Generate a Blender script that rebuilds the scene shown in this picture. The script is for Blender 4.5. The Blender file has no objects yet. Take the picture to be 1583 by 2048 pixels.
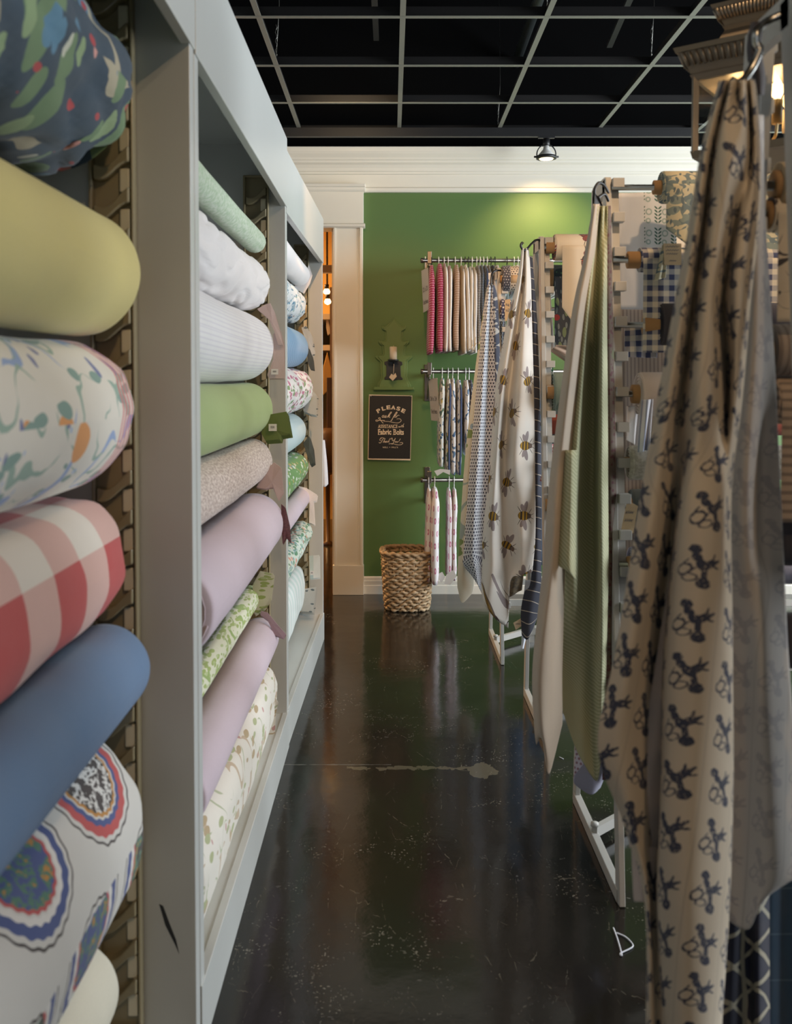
import bpy, bmesh, math, random
from mathutils import Vector, noise as mnoise
R = math.radians
random.seed(7)
S = bpy.context.scene
COL = S.collection

# ------------------------------------------------------------------ camera
CAMH = 1.39; F = 1870.0; CX = 782.0; CY = 831.0; PITCH = R(2.0)
cam = bpy.data.cameras.new('camera'); cam_o = bpy.data.objects.new('camera', cam); COL.objects.link(cam_o)
cam_o.location = (0, 0, CAMH); cam_o.rotation_euler = (R(90) - PITCH, 0, 0)
cam.sensor_fit = 'AUTO'; cam.sensor_width = 36.0; cam.lens = F / 2048 * 36
cam.shift_x = (791.5 - CX) / 2048; cam.shift_y = -(1024 - CY) / 2048
cam.clip_start = .05
cam.dof.use_dof = True; cam.dof.focus_distance = 4.4; cam.dof.aperture_fstop = 4.5
S.camera = cam_o

# ------------------------------------------------------------------ world, lights, exposure
S.view_settings.view_transform = 'Standard'; S.view_settings.look = 'None'
S.view_settings.gamma = 1; S.view_settings.use_curve_mapping = False
S.view_settings.exposure = 0.0
W = bpy.data.worlds.new('world'); S.world = W; W.use_nodes = True
W.node_tree.nodes['Background'].inputs[0].default_value = (.55, .7, .9, 1)
W.node_tree.nodes['Background'].inputs[1].default_value = .5
S.cycles.use_denoising = True
S.cycles.max_bounces = 8; S.cycles.diffuse_bounces = 4; S.cycles.glossy_bounces = 4
S.cycles.transparent_max_bounces = 12; S.cycles.caustics_reflective = False; S.cycles.caustics_refractive = False
S.cycles.sample_clamp_indirect = 4.0

def area(name, loc, rot, sx, sy, power, color):
    l = bpy.data.lights.new(name, 'AREA'); l.shape = 'RECTANGLE'; l.size = sx; l.size_y = sy
    l.energy = power; l.color = color
    o = bpy.data.objects.new(name, l); COL.objects.link(o); o.location = loc; o.rotation_euler = rot
    return o
def point(name, loc, power, color, r=.03):
    l = bpy.data.lights.new(name, 'POINT'); l.energy = power; l.color = color; l.shadow_soft_size = r
    o = bpy.data.objects.new(name, l); COL.objects.link(o); o.location = loc
    return o
def spot(name, loc, target, power, color, ang, blend=.5, r=.03):
    l = bpy.data.lights.new(name, 'SPOT'); l.energy = power; l.color = color; l.spot_size = R(ang); l.spot_blend = blend
    l.shadow_soft_size = r
    o = bpy.data.objects.new(name, l); COL.objects.link(o); o.location = loc
    o.rotation_euler = (Vector(target) - Vector(loc)).to_track_quat('-Z', 'Y').to_euler()
    return o
# daylight through the shop window in the right wall (its glass is at x = 4.6)
area('window_daylight', (4.5, 3.5, 1.85), (0, R(90), 0), 2.0, 4.6, 430, (.89, .95, 1.0))
# cool fill added behind the camera, at the unseen glass front
area('front_fill', (.9, -2.85, 1.7), (R(90), 0, 0), 2.6, 2.0, 7, (.9, .94, 1.0))
# warm ceiling spots: track lamps for wall and back, the rest added fill
spot('track_spot_wall', (.98, 5.70, 2.70), (.98, 6.13, 2.12), 34, (1, .68, .30), 110, .9)
spot('fill_spot_casing', (-.25, 4.7, 2.9), (-.2, 6.0, 2.6), 15, (1, .72, .42), 100, .9)  # unseen spot added to warm the crown and casing
spot('track_spot_back', (.05, 3.6, 2.90), (-.05, 6.1, .75), 80, (1, .54, .22), 62, .5)
spot('fill_spot_aisle', (.75, -.3, 2.9), (.50, 1.5, 1.5), 45, (1, .66, .36), 70, .8)  # added as warm front fill, its source is unseen
spot('fill_spot_racks', (.9, 1.7, 2.9), (.85, 3.0, 1.3), 70, (1, .66, .38), 90, .8)  # added to warm the hanging cloths, no lamp known here
spot('fill_spot_bees', (.3, 2.6, 2.9), (.7, 4.0, 1.3), 36, (1, .68, .42), 80, .8)  # unseen spot added to warm the bee cloth and its neighbours
spot('fill_spot_shelves', (.5, .2, 2.9), (-.6, 1.4, 1.1), 8, (1, .74, .48), 110, .8)  # weak warm fill added over the nearest rolls

# ------------------------------------------------------------------ helpers
def ray(px, py):
    a = (px - CX) / F; b = -(py - CY) / F
    return Vector((a, math.cos(PITCH) + b * math.sin(PITCH), -math.sin(PITCH) + b * math.cos(PITCH)))
def P(px, py, Y):                       # the point of the place seen at (px, py) that stands at distance Y
    d = ray(px, py); return Vector((0, 0, CAMH)) + d * (Y / d.y)

def tag(o, label=None, cat=None, group=None, kind=None):
    if label: o['label'] = label
    if cat: o['category'] = cat
    if group: o['group'] = group
    if kind: o['kind'] = kind
    return o
def empty(name, loc, label, cat, group=None, kind=None):
    o = bpy.data.objects.new(name, None); COL.objects.link(o); o.location = loc; o.empty_display_size = .05
    return tag(o, label, cat, group, kind)

class MB:
    def __init__(s): s.v = []; s.f = []; s.mi = []; s.uv = []; s.sm = []
    def add(s, vs, fs, mi=0, uvs=None, smooth=False):
        b = len(s.v); s.v += [tuple(v) for v in vs]
        for k, f in enumerate(fs):
            s.f.append([b + i for i in f]); s.mi.append(mi); s.sm.append(smooth)
            s.uv.append([uvs[i] for i in f] if uvs else [(vs[i][0], vs[i][2]) for i in f])
    def box(s, x0, x1, y0, y1, z0, z1, mi=0):
        vs = [(x, y, z) for z in (z0, z1) for y in (y0, y1) for x in (x0, x1)]
        s.add(vs, [(0, 2, 3, 1), (4, 5, 7, 6), (0, 1, 5, 4), (2, 6, 7, 3), (0, 4, 6, 2), (1, 3, 7, 5)], mi)
    def bar(s, p0, p1, w, h, up=(0, 0, 1), mi=0):     # a box section swept from p0 to p1
        p0 = Vector(p0); p1 = Vector(p1); d = (p1 - p0).normalized(); up = Vector(up)
        sd = d.cross(up).normalized(); up = sd.cross(d).normalized()
        vs = []
        for p in (p0, p1):
            for a, b in ((-1, -1), (1, -1), (1, 1), (-1, 1)):
                vs.append(p + sd * a * w / 2 + up * b * h / 2)
        s.add(vs, [(0, 1, 2, 3), (7, 6, 5, 4), (0, 4, 5, 1), (1, 5, 6, 2), (2, 6, 7, 3), (3, 7, 4, 0)], mi)
    def tube(s, pts, r, n=10, mi=0, closed=False):
        pts = [Vector(p) for p in pts]; m = len(pts); vs = []; fs = []
        rr = r if isinstance(r, (list, tuple)) else [r] * m
        up = Vector((0, 0, 1))
        for i, p in enumerate(pts):
            a = pts[(i - 1) % m] if (closed or i > 0) else p
            b = pts[(i + 1) % m] if (closed or i < m - 1) else p
            d = (b - a).normalized()
            if i == 0:
                up = Vector((0, 0, 1)) if abs(d.z) < .9 else Vector((1, 0, 0))
            sd = d.cross(up).normalized(); up = sd.cross(d).normalized()
            for k in range(n):
                t = 2 * math.pi * k / n
                vs.append(p + sd * math.cos(t) * rr[i] + up * math.sin(t) * rr[i])
        L = m if closed else m - 1
        for i in range(L):
            j = (i + 1) % m
            for k in range(n):
                fs.append((i * n + k, i * n + (k + 1) % n, j * n + (k + 1) % n, j * n + k))
        if not closed:
            fs.append(tuple(range(n))[::-1]); fs.append(tuple((m - 1) * n + k for k in range(n)))
        s.add(vs, fs, mi, smooth=True)
    def lathe(s, prof, c, n=24, mi=0, axis='z'):      # prof: list of (r, h)
        vs = []; fs = []
        for r, h in prof:
            for k in range(n):
                t = 2 * math.pi * k / n
                if axis == 'z': vs.append((c[0] + r * math.cos(t), c[1] + r * math.sin(t), c[2] + h))
                elif axis == 'x': vs.append((c[0] + h, c[1] + r * math.cos(t), c[2] + r * math.sin(t)))
                else: vs.append((c[0] + r * math.cos(t), c[1] + h, c[2] + r * math.sin(t)))
        for i in range(len(prof) - 1):
            for k in range(n):
                fs.append((i * n + k, i * n + (k + 1) % n, (i + 1) * n + (k + 1) % n, (i + 1) * n + k))
        fs.append(tuple(range(n))[::-1]); fs.append(tuple((len(prof) - 1) * n + k for k in range(n)))
        s.add(vs, fs, mi, smooth=True)
    def prism(s, pts, d, mi=0):                       # pts: 3-D outline, d: extrusion vector
        n = len(pts); d = Vector(d); vs = [Vector(p) for p in pts] + [Vector(p) + d for p in pts]
        fs = [tuple(range(n)), tuple(range(2 * n - 1, n - 1, -1))] + [(i, (i + 1) % n, n + (i + 1) % n, n + i) for i in range(n)]
        s.add(vs, fs, mi)
    def ribbon(s, pts, w, nrm, th, mi=0, closed=False):   # flat stroke of width w on a plane with normal nrm
        pts = [Vector(p) for p in pts]; nrm = Vector(nrm); n = len(pts); vs = []; fs = []
        for i, p in enumerate(pts):
            a = pts[(i - 1) % n] if (closed or i > 0) else p; b = pts[(i + 1) % n] if (closed or i < n - 1) else p
            sd = (b - a).normalized().cross(nrm) * w / 2
            vs += [p - sd, p + sd]
        for i in range(n if closed else n - 1):
            j = (i + 1) % n; fs.append((2 * i, 2 * i + 1, 2 * j + 1, 2 * j))
        s.add([v + nrm * th for v in vs], fs, mi)
    def build(s, name, mats, parent=None, bevel=0, smooth=None, solid=0, subsurf=0, recalc=True):
        me = bpy.data.meshes.new(name); me.from_pydata(s.v, [], s.f)
        if not isinstance(mats, (list, tuple)): mats = [mats]
        for m in mats: me.materials.append(m)
        me.polygons.foreach_set('material_index', s.mi)
        me.polygons.foreach_set('use_smooth', [(x if smooth is None else smooth) for x in s.sm])
        uvl = me.uv_layers.new(name='UVMap'); flat = []
        for u in s.uv:
            for a in u: flat += [a[0], a[1]]
        uvl.data.foreach_set('uv', flat)
        if recalc:
            bm = bmesh.new(); bm.from_mesh(me); bmesh.ops.recalc_face_normals(bm, faces=bm.faces); bm.to_mesh(me); bm.free()
        o = bpy.data.objects.new(name, me); COL.objects.link(o)
        if parent is not None:
            o.parent = parent
            o.matrix_parent_inverse = parent.matrix_basis.inverted() if False else o.matrix_parent_inverse
            p = parent; off = Vector((0, 0, 0))
            while p is not None: off += p.location; p = p.parent
            me.transform(__import__('mathutils').Matrix.Translation(-off))
        if solid:
            m = o.modifiers.new('s', 'SOLIDIFY'); m.thickness = solid; m.offset = 0
        if bevel:
            m = o.modifiers.new('b', 'BEVEL'); m.width = bevel; m.segments = 2; m.limit_method = 'ANGLE'; m.angle_limit = R(40)
        if subsurf:
            m = o.modifiers.new('ss', 'SUBSURF'); m.levels = subsurf; m.render_levels = subsurf
        return o
def part(mb, name, mats, parent, **k): return mb.build(name, mats, parent, **k)
def boxobj(name, dims, mat, parent=None, bevel=0, **k):
    m = MB(); m.box(*dims); return m.build(name, mat, parent, bevel=bevel, **k)

# ------------------------------------------------------------------ procedural materials
class M:
    def __init__(s, name):
        s.m = bpy.data.materials.new(name); s.m.use_nodes = True; s.t = s.m.node_tree; s.n = s.t.nodes; s.l = s.t.links
        s.b = s.n['Principled BSDF']; s.out = s.n['Material Output']
    def put(s, sock, v):
        if v is None: return
        if hasattr(v, 'is_output') or isinstance(v, bpy.types.NodeSocket): s.l.new(v, sock)
        elif isinstance(v, (tuple, list)):
            n = len(sock.default_value); v = tuple(v)[:n]; sock.default_value = v + (1,) * (n - len(v))
        else: sock.default_value = v
    def math(s, op, a, b=None, c=None, clamp=False):
        n = s.n.new('ShaderNodeMath'); n.operation = op; n.use_clamp = clamp
        for k, v in enumerate((a, b, c)): s.put(n.inputs[k], v)
        return n.outputs[0]
    def vmath(s, op, a, b=None, out=0):
        n = s.n.new('ShaderNodeVectorMath'); n.operation = op; s.put(n.inputs[0], a)
        if b is not None:
            if op == 'SCALE': s.put(n.inputs['Scale'], b)
            else: s.put(n.inputs[1], b)
        return n.outputs['Value'] if out == 'v' else n.outputs[0]
    def uv(s): return s.n.new('ShaderNodeUVMap').outputs[0] if False else s.n.new('ShaderNodeTexCoord').outputs['UV']
    def obj(s): return s.n.new('ShaderNodeTexCoord').outputs['Object']
    def map(s, v, loc=(0, 0, 0), rot=0, sc=(1, 1, 1), inv=False):
        n = s.n.new('ShaderNodeMapping'); n.vector_type = 'TEXTURE' if inv else 'POINT'
        s.put(n.inputs[0], v); n.inputs[1].default_value = loc; n.inputs[2].default_value = (0, 0, rot); n.inputs[3].default_value = sc
        return n.outputs[0]
    def sep(s, v):
        n = s.n.new('ShaderNodeSeparateXYZ'); s.put(n.inputs[0], v); return n.outputs[0], n.outputs[1], n.outputs[2]
    def comb(s, x, y, z=0):
        n = s.n.new('ShaderNodeCombineXYZ'); s.put(n.inputs[0], x); s.put(n.inputs[1], y); s.put(n.inputs[2], z); return n.outputs[0]
    def noise(s, v, sc, det=2, rough=.5, col=False):
        n = s.n.new('ShaderNodeTexNoise'); s.put(n.inputs['Vector'], v); n.inputs['Scale'].default_value = sc
        n.inputs['Detail'].default_value = det; n.inputs['Roughness'].default_value = rough
        return n.outputs[1] if col else n.outputs[0]
    def vor(s, v, sc, feat='F1', rnd=1.0):
        n = s.n.new('ShaderNodeTexVoronoi'); n.feature = feat; s.put(n.inputs['Vector'], v); n.inputs['Scale'].default_value = sc
        n.inputs['Randomness'].default_value = rnd
        return n.outputs['Distance'], (n.outputs['Color'] if feat == 'F1' else None)
    def white(s, v):
        n = s.n.new('ShaderNodeTexWhiteNoise'); n.noise_dimensions = '3D'; s.put(n.inputs[0], v); return n.outputs[0], n.outputs[1]
    def mix(s, f, a, b):
        n = s.n.new('ShaderNodeMix'); n.data_type = 'RGBA'
        s.put(n.inputs[0], f); s.put(n.inputs[6], a); s.put(n.inputs[7], b); return n.outputs[2]
    def lt(s, a, b): return s.math('LESS_THAN', a, b)
    def gt(s, a, b): return s.math('GREATER_THAN', a, b)
    def ssub(s, a, lo, hi):       # smooth step
        n = s.n.new('ShaderNodeMapRange'); n.interpolation_type = 'SMOOTHSTEP'; s.put(n.inputs[0], a)
        n.inputs[1].default_value = lo; n.inputs[2].default_value = hi; return n.outputs[0]
    def wob(s, v, amt, sc):
        c = s.noise(v, sc, 2, .5, True); c = s.vmath('SUBTRACT', c, (.5, .5, .5)); c = s.vmath('SCALE', c, amt)
        return s.vmath('ADD', v, c)
    def ell(s, v, cx, cy, rx, ry, rot=0):
        q = s.map(v, (cx, cy, 0), R(rot), (rx, ry, 1), True); q = s.vmath('MULTIPLY', q, (1, 1, 0)); return s.vmath('LENGTH', q, out='v')
    def disc(s, *a): return s.lt(s.ell(*a), 1.0)
    def cell(s, v, sx, sy, stag=.5, jit=0.0):
        u, w, _ = s.sep(v); w = s.math('DIVIDE', w, sy); row = s.math('FLOOR', w)
        u = s.math('ADD', s.math('DIVIDE', u, sx), s.math('MULTIPLY', row, stag)); col = s.math('FLOOR', u)
        idv = s.comb(col, row, 3.3); _, rc = s.white(idv)
        x = s.math('MULTIPLY', s.math('SUBTRACT', s.math('FRACT', u), .5), sx)
        y = s.math('MULTIPLY', s.math('SUBTRACT', s.math('FRACT', w), .5), sy)
        p = s.comb(x, y, 0)
        if jit:
            j = s.vmath('SCALE', s.vmath('SUBTRACT', rc, (.5, .5, .5)), jit); p = s.vmath('ADD', p, j)
        return p, rc
    def rotv(s, v, ang):
        n = s.n.new('ShaderNodeVectorRotate'); n.rotation_type = 'Z_AXIS'; s.put(n.inputs['Vector'], v); s.put(n.inputs['Angle'], ang); return n.outputs[0]
    def layers(s, base, ls):
        c = base
        for m, col in ls: c = s.mix(m, c, col)
        return c
    def finish(s, col=None, rough=.5, metal=0, bump=None, bstr=.2, bdist=.002, sheen=0, transl=0, spec=None, coat=0, emit=None, estr=0):
        b = s.b
        s.put(b.inputs['Base Color'], col); s.put(b.inputs['Roughness'], rough); b.inputs['Metallic'].default_value = metal
        if sheen: b.inputs['Sheen Weight'].default_value = sheen
        if spec is not None: b.inputs['Specular IOR Level'].default_value = spec
        if coat: b.inputs['Coat Weight'].default_value = coat; b.inputs['Coat Roughness'].default_value = .12
        if bump is not None:
            n = s.n.new('ShaderNodeBump'); n.inputs['Strength'].default_value = bstr; n.inputs['Distance'].default_value = bdist
            s.put(n.inputs['Height'], bump); s.l.new(n.outputs[0], b.inputs['Normal'])
        if emit: b.inputs['Emission Color'].default_value = (*emit, 1); b.inputs['Emission Strength'].default_value = estr
        if transl:
            t = s.n.new('ShaderNodeBsdfTranslucent'); s.put(t.inputs[0], col)
            x = s.n.new('ShaderNodeMixShader'); x.inputs[0].default_value = transl
            s.l.new(b.outputs[0], x.inputs[1]); s.l.new(t.outputs[0], x.inputs[2]); s.l.new(x.outputs[0], s.out.inputs[0])
        return s.m

def paint(name, c, rough=.4, var=.04, bump=.05, metal=0):
    m = M(name); o = m.obj(); n = m.noise(o, 6, 3, .6)
    col = m.mix(m.math('MULTIPLY', n, .6), c, tuple(x * (1 - var * 2) for x in c))
    return m.finish(col, rough, metal, m.noise(o, 60, 2), bump, .002)
def metal(name, c, rough=.25):
    m = M(name); n = m.noise(m.obj(), 20, 2); return m.finish(m.mix(n, c, tuple(x * .8 for x in c)), rough, 1)
FAB = {}
def weave(m, v, sc=900):
    a, b, _ = m.sep(v)
    return m.math('ADD', m.math('SINE', m.math('MULTIPLY', a, sc)), m.math('SINE', m.math('MULTIPLY', b, sc)))
def fabric(name, colfn, transl=0.0, sc=900, bstr=.15, rough=.9, sheen=.15):
    m = M(name); v = m.uv(); c = colfn(m, v)
    n = m.noise(v, 9, 3, .6); c = m.mix(m.math('MULTIPLY', n, .16), c, (.35, .33, .3))
    return m.finish(c, rough, 0, m.math('ADD', m.noise(v, 420, 2, .7), m.math('MULTIPLY', m.noise(v, 22, 3), 3)), bstr, .002, sheen=sheen, transl=transl, spec=.2)
def plain(c): return lambda m, v: m.mix(m.noise(v, 260, 2), tuple(x * .93 for x in c), tuple(min(1, x * 1.05) for x in c))
def heather(c, d, sc=160, st=(1, 1)):
    def f(m, v):
        n = m.noise(m.map(v, sc=(st[0], st[1], 1)), sc, 3, .7); return m.mix(m.ssub(n, .4, .6), c, d)
    return f
def gingham(base, c, size, dark=None):
    def f(m, v):
        a, b, _ = m.sep(v); sa = m.lt(m.math('FRACT', m.math('DIVIDE', a, size)), .5); sb = m.lt(m.math('FRACT', m.math('DIVIDE', b, size)), .5)
        s = m.math('ADD', sa, sb); mid = tuple((x + y) / 2 for x, y in zip(base, c))
        return m.layers(base, [(m.gt(s, .5), mid), (m.gt(s, 1.5), dark or c)])
    return f
def hound(base, c, size):
    def f(m, v):
        a, b, _ = m.sep(v); a = m.math('DIVIDE', a, size); b = m.math('DIVIDE', b, size)
        sa = m.lt(m.math('FRACT', a), .5); sb = m.lt(m.math('FRACT', b), .5)
        d = m.lt(m.math('FRACT', m.math('MULTIPLY', m.math('ADD', a, b), 2)), .5)
        both = m.math('MULTIPLY', sa, sb); s = m.math('ADD', sa, sb)
        one = m.math('MULTIPLY', m.math('SUBTRACT', s, m.math('MULTIPLY', both, 2)), d)
        return m.mix(m.math('MAXIMUM', both, one), base, c)
    return f
def stripes(base, c, period, frac, axis=0, rot=0, wob=0):
    def f(m, v):
        q = m.map(v, rot=R(rot)) if rot else v
        if wob: q = m.wob(q, wob, 8)
        a = m.sep(q)[axis]; return m.mix(m.lt(m.math('FRACT', m.math('DIVIDE', a, period)), frac), base, c)
    return f
def dots(base, c, size, r, stag=.5, jit=0, rnd=0):
    def f(m, v):
        p, rc = m.cell(v, size, size, stag, jit); return m.mix(m.disc(p, 0, 0, r, r), base, c)
    return f
def floral(base, ls, stems=(), warp=.012, wsc=14):
    # ls: (scale, size, keep, colour, stretch, rotation)
    def f(m, v):
        q = m.wob(v, warp, wsc) if warp else v; c = base
        for sc, w, col in stems:
            n = m.noise(m.vmath('ADD', q, (sc, 0, 0)), sc, 1, .4); k = m.lt(m.math('ABSOLUTE', m.math('SUBTRACT', n, .5)), m.math('MULTIPLY', m.ssub(m.noise(m.vmath('ADD', v, (3.7, sc, 1)), sc * 1.6, 1), .42, .62), w * 1.6)); c = m.mix(k, c, col)
        for i, (sc, size, keep, col, st, rot) in enumerate(ls):
            w = m.map(q, loc=(i * 1.37, i * .71, 0), rot=R(rot), sc=(st[0], st[1], 1))
            d, cc = m.vor(w, sc); r, g, _ = m.sep(cc)
            k = m.math('MULTIPLY', m.lt(d, size), m.lt(r, keep)); c = m.mix(k, c, col)
        return c
    return f
def bees(base):
    def f(m, v):
        p, rc = m.cell(v, .165, .130, .5, .02); r, _, _ = m.sep(rc)
        p = m.rotv(p, m.math('MULTIPLY', m.math('SUBTRACT', r, .5), 1.0))
        bw = (.16, .11, .085); gold = (.42, .24, .02); blk = (.035, .025, .02); wing = (.30, .25, .25)
        x, y, _ = m.sep(p)
        body = m.disc(p, 0, 0, .026, .0175)
        band = m.math('MULTIPLY', body, m.gt(m.math('SINE', m.math('MULTIPLY', x, 420)), .15))
        head = m.disc(p, .027, 0, .009, .010)
        w1 = m.disc(p, .006, .034, .024, .0095, 75); w2 = m.disc(p, .004, -.034, .024, .0095, -75)
        w3 = m.disc(p, -.006, .028, .018, .008, 110); w4 = m.disc(p, -.006, -.028, .018, .008, -110)
        l1 = m.disc(p, -.018, .022, .018, .0013, 125); l2 = m.disc(p, -.018, -.022, .018, .0013, -125)
        l3 = m.disc(p, .028, .018, .016, .0012, 50); l4 = m.disc(p, .028, -.018, .016, .0012, -50)
        a1 = m.disc(p, .04, .007, .012, .001, 20); a2 = m.disc(p, .04, -.007, .012, .001, -20)
        ls = [(k, blk) for k in (l1, l2, l3, l4, a1, a2)] + [(k, wing) for k in (w1, w2, w3, w4)] + [(body, gold), (band, blk), (head, bw)]
        return m.layers(base, ls)
    return f
def cherries(base, ink, fade=1.0):
    def f(m, v0):
        v = m.map(v0, loc=(.012, 0, 0), rot=R(6.0)); a, b, _ = m.sep(v)
        p, rc = m.cell(v, .086, .0765, 0, .006); r, _, _ = m.sep(rc)
        p = m.rotv(m.vmath('MULTIPLY', p, (.80, 1, 1)), m.math('ADD', m.math('MULTIPLY', m.math('SUBTRACT', r, .5), .45), .12)); q = m.wob(p, .004, 200)
        masks = [(-.013, .021, .0072, .0066, 0), (.014, -.020, .0090, .0080, 0), (-.007, .012, .0075, .0055, -50), (.003, .003, .0095, .0062, -40), (.010, -.008, .0085, .0040, -70),
                 (.012, .009, .0095, .0058, 35), (.020, .015, .0080, .0024, 40), (.022, .008, .0070, .0020, 5), (.013, .018, .0070, .0022, 80),
                 (-.006, -.008, .0012, .012, -30), (-.017, -.001, .008, .0012, 70)]
        rings = [(-.014, -.010, .0070, .0095, -35), (-.004, -.018, .0085, .0048, 25)]
        k = None
        for z in masks:
            d = m.disc(q, *z); k = d if k is None else m.math('MAXIMUM', k, d)
        for z in rings: k = m.math('MAXIMUM', k, m.lt(m.math('ABSOLUTE', m.math('SUBTRACT', m.ell(q, *z), 1.0)), .18))
        c = m.mix(m.lt(m.math('FRACT', m.math('DIVIDE', a, .086)), .04), base, tuple(x * .86 for x in base))
        k = m.math('MULTIPLY', k, m.gt(m.noise(v, 300, 2), .36))
        return m.mix(m.math('MULTIPLY', k, fade), c, ink)
    return f
def medallions():
    def f(m, v):
        base = (.64, .62, .58); q = m.wob(v, .006, 25)
        p, rc = m.cell(q, .29, .25, .5, .0); r, g, b = m.sep(rc)
        cr = (.50, .09, .09); bl = (.07, .10, .26); or_ = (.50, .24, .06); gn = (.09, .21, .15); dk = (.06, .05, .05)
        an = m.math('ARCTAN2', m.sep(p)[1], m.sep(p)[0]); sc = m.math('MULTIPLY', m.math('SINE', m.math('MULTIPLY', an, 22)), .014)
        e = m.math('ADD', m.ell(p, 0, 0, .112, .098, 0), sc)
        sel = m.gt(r, .5)
        out = m.mix(sel, cr, bl); mid = m.mix(sel, bl, (.75, .72, .68)); c3 = m.mix(sel, or_, cr); inn = m.mix(m.gt(g, .5), dk, bl)
        n = m.noise(v, 40, 3, .6)
        pic = m.layers(inn, [(m.gt(n, .50), m.mix(sel, (.7, .69, .66), gn)), (m.gt(n, .60), m.mix(sel, dk, or_))])
        c = m.layers(base, [(m.lt(e, 1.0), out), (m.lt(e, .84), mid), (m.lt(e, .74), base), (m.lt(e, .70), c3), (m.lt(e, .64), pic)])
        c = m.mix(m.lt(m.math('ABSOLUTE', m.math('SUBTRACT', e, 1.10)), .02), c, dk)
        return c
    return f
def ladybugs(base):
    def f(m, v):
        p, rc = m.cell(v, .22, .20, .5, .02); red = (.45, .07, .03); dk = (.05, .03, .03)
        n = m.gt(m.noise(v, 110, 2), .5)
        b1 = m.disc(p, 0, -.006, .022, .032); hd = m.disc(p, 0, .03, .013, .012); a1 = m.disc(p, -.006, .05, .0012, .018, 15); a2 = m.disc(p, .012, .046, .0012, .018, -35)
        return m.layers(base, [(b1, red), (m.math('MULTIPLY', b1, n), dk), (hd, (.25, .06, .05)), (a1, dk), (a2, dk), (m.disc(p, 0, .006, .026, .003), dk)])
    return f
def leafspr(base, c1, c2):         # sprigs with leaflets and round blossoms
    def f(m, v):
        p, rc = m.cell(v, .05, .062, 0, 0); k = None
        for j in range(-2, 3):
            for sd in (-1, 1):
                d = m.disc(p, -.008 + sd * .006, j * .010, .0065, .0024, 40 * sd); k = d if k is None else m.math('MAXIMUM', k, d)
        e = m.ell(p, .014, .008, .010, .010); e2 = m.ell(p, .012, -.018, .008, .008)
        return m.layers(base, [(k, c1), (m.lt(e, 1), c2), (m.lt(e, .6), base), (m.lt(e2, 1), c2), (m.lt(e2, .5), base)])
    return f
def crossweave(base, c, size):     # little stars / basket crosses
    def f(m, v):
        p, _ = m.cell(v, size, size, .5, 0); k1 = m.disc(p, 0, 0, size * .46, size * .155, 45); k2 = m.disc(p, 0, 0, size * .46, size * .155, -45)
        return m.mix(m.math('MAXIMUM', k1, k2), base, c)
    return f

WHITE = (.80, .80, .80); CREAM = (.74, .68, .56)
F_ = {}
def fab(key, fn, **k): F_[key] = fabric('fabric ' + key, fn, **k); return F_[key]
L = (1, 1)
fab('navy botanical', floral((.030, .060, .095), [(7, .40, .8, (.14, .23, .12), (1.9, 1), 35), (7, .26, .75, (.24, .34, .18), (1.9, 1), 35), (7, .13, .6, (.55, .56, .46), (1.9, 1), 35), (8, .30, .45, (.09, .22, .33), (1.6, 1), -30), (8, .17, .45, (.62, .30, .26), (1.6, 1), -30), (17, .24, .34, (.40, .05, .06), (1, 1.6), 50)], [(3.5, .030, (.40, .36, .26))], .04, 6))
fab('butter', plain((.62, .53, .21)))
def f3(m, v):
    c = floral((.72, .68, .60), [(9, .30, .45, (.72, .33, .12), L, 0), (12, .30, .5, (.22, .34, .30), (1, 2.2), 30), (13, .26, .5, (.16, .19, .36), (2, 1), -30), (26, .2, .3, (.40, .50, .66), L, 0)], [(5, .016, (.28, .38, .60)), (8, .012, (.30, .42, .35))], .05, 9)(m, v)
    u, w, _ = m.sep(m.wob(v, .006, 10)); k = m.math('MULTIPLY', m.gt(u, 1.22), m.lt(u, 1.345)); s = m.gt(m.math('SINE', m.math('MULTIPLY', u, 330)), .1)
    c = m.mix(m.math('MULTIPLY', k, s), c, (.62, .16, .17)); c = m.mix(m.lt(m.math('ABSOLUTE', m.math('SUBTRACT', u, 1.36)), .004), c, (.18, .22, .45))
    return c
fab('cream garden floral', f3)
fab('red gingham', gingham((.72, .66, .58), (.56, .15, .13), .235, (.48, .08, .08)))
fab('slate blue', plain((.13, .22, .37)))
fab('medallion', medallions())
fab('pale cream', plain((.68, .64, .52)))
fab('sage fleece', heather((.42, .56, .38), (.62, .70, .58), 70), bstr=.4)
fab('white', plain((.88, .85, .85)))
fab('white ribbed', stripes((.80, .79, .79), (.70, .68, .72), .012, .3, 1))
fab('leaf green', plain((.34, .43, .18)))
fab('leaf green dark', plain((.13, .19, .045)))
fab('oat boucle', heather((.70, .60, .54), (.42, .32, .28), 120, (.5, 1)), bstr=.4)
fab('lilac', plain((.60, .50, .57)))
fab('lilac dark', plain((.42, .30, .36)))
fab('pink swatch', plain((.58, .46, .44)))
fab('plum', heather((.10, .035, .05), (.16, .06, .07)))
fab('fern print', floral((.70, .72, .56), [(24, .44, .85, (.34, .44, .14), (1, 3), 40), (22, .3, .7, (.46, .55, .28), (1, 3.2), -35)], [(9, .02, (.3, .42, .14))], .02))
fab('cream vine print', floral((.78, .75, .68), [(10, .28, .6, (.46, .36, .22), (1, 3), 25), (11, .28, .6, (.42, .46, .26), (1, 3), -30), (22, .2, .3, (.55, .32, .30), L, 0)], [(6, .014, (.55, .44, .32)), (8, .009, (.46, .50, .34))], .03, 8))
fab('watercolour print', floral((.82, .84, .84), [(16, .34, .6, (.14, .30, .42), (1, 2.6), 15), (24, .2, .35, (.6, .28, .16), (1, 2), 0), (20, .25, .4, (.28, .42, .32), (1, 2.5), -20)], [(9, .02, (.35, .48, .55))], .02))
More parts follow.
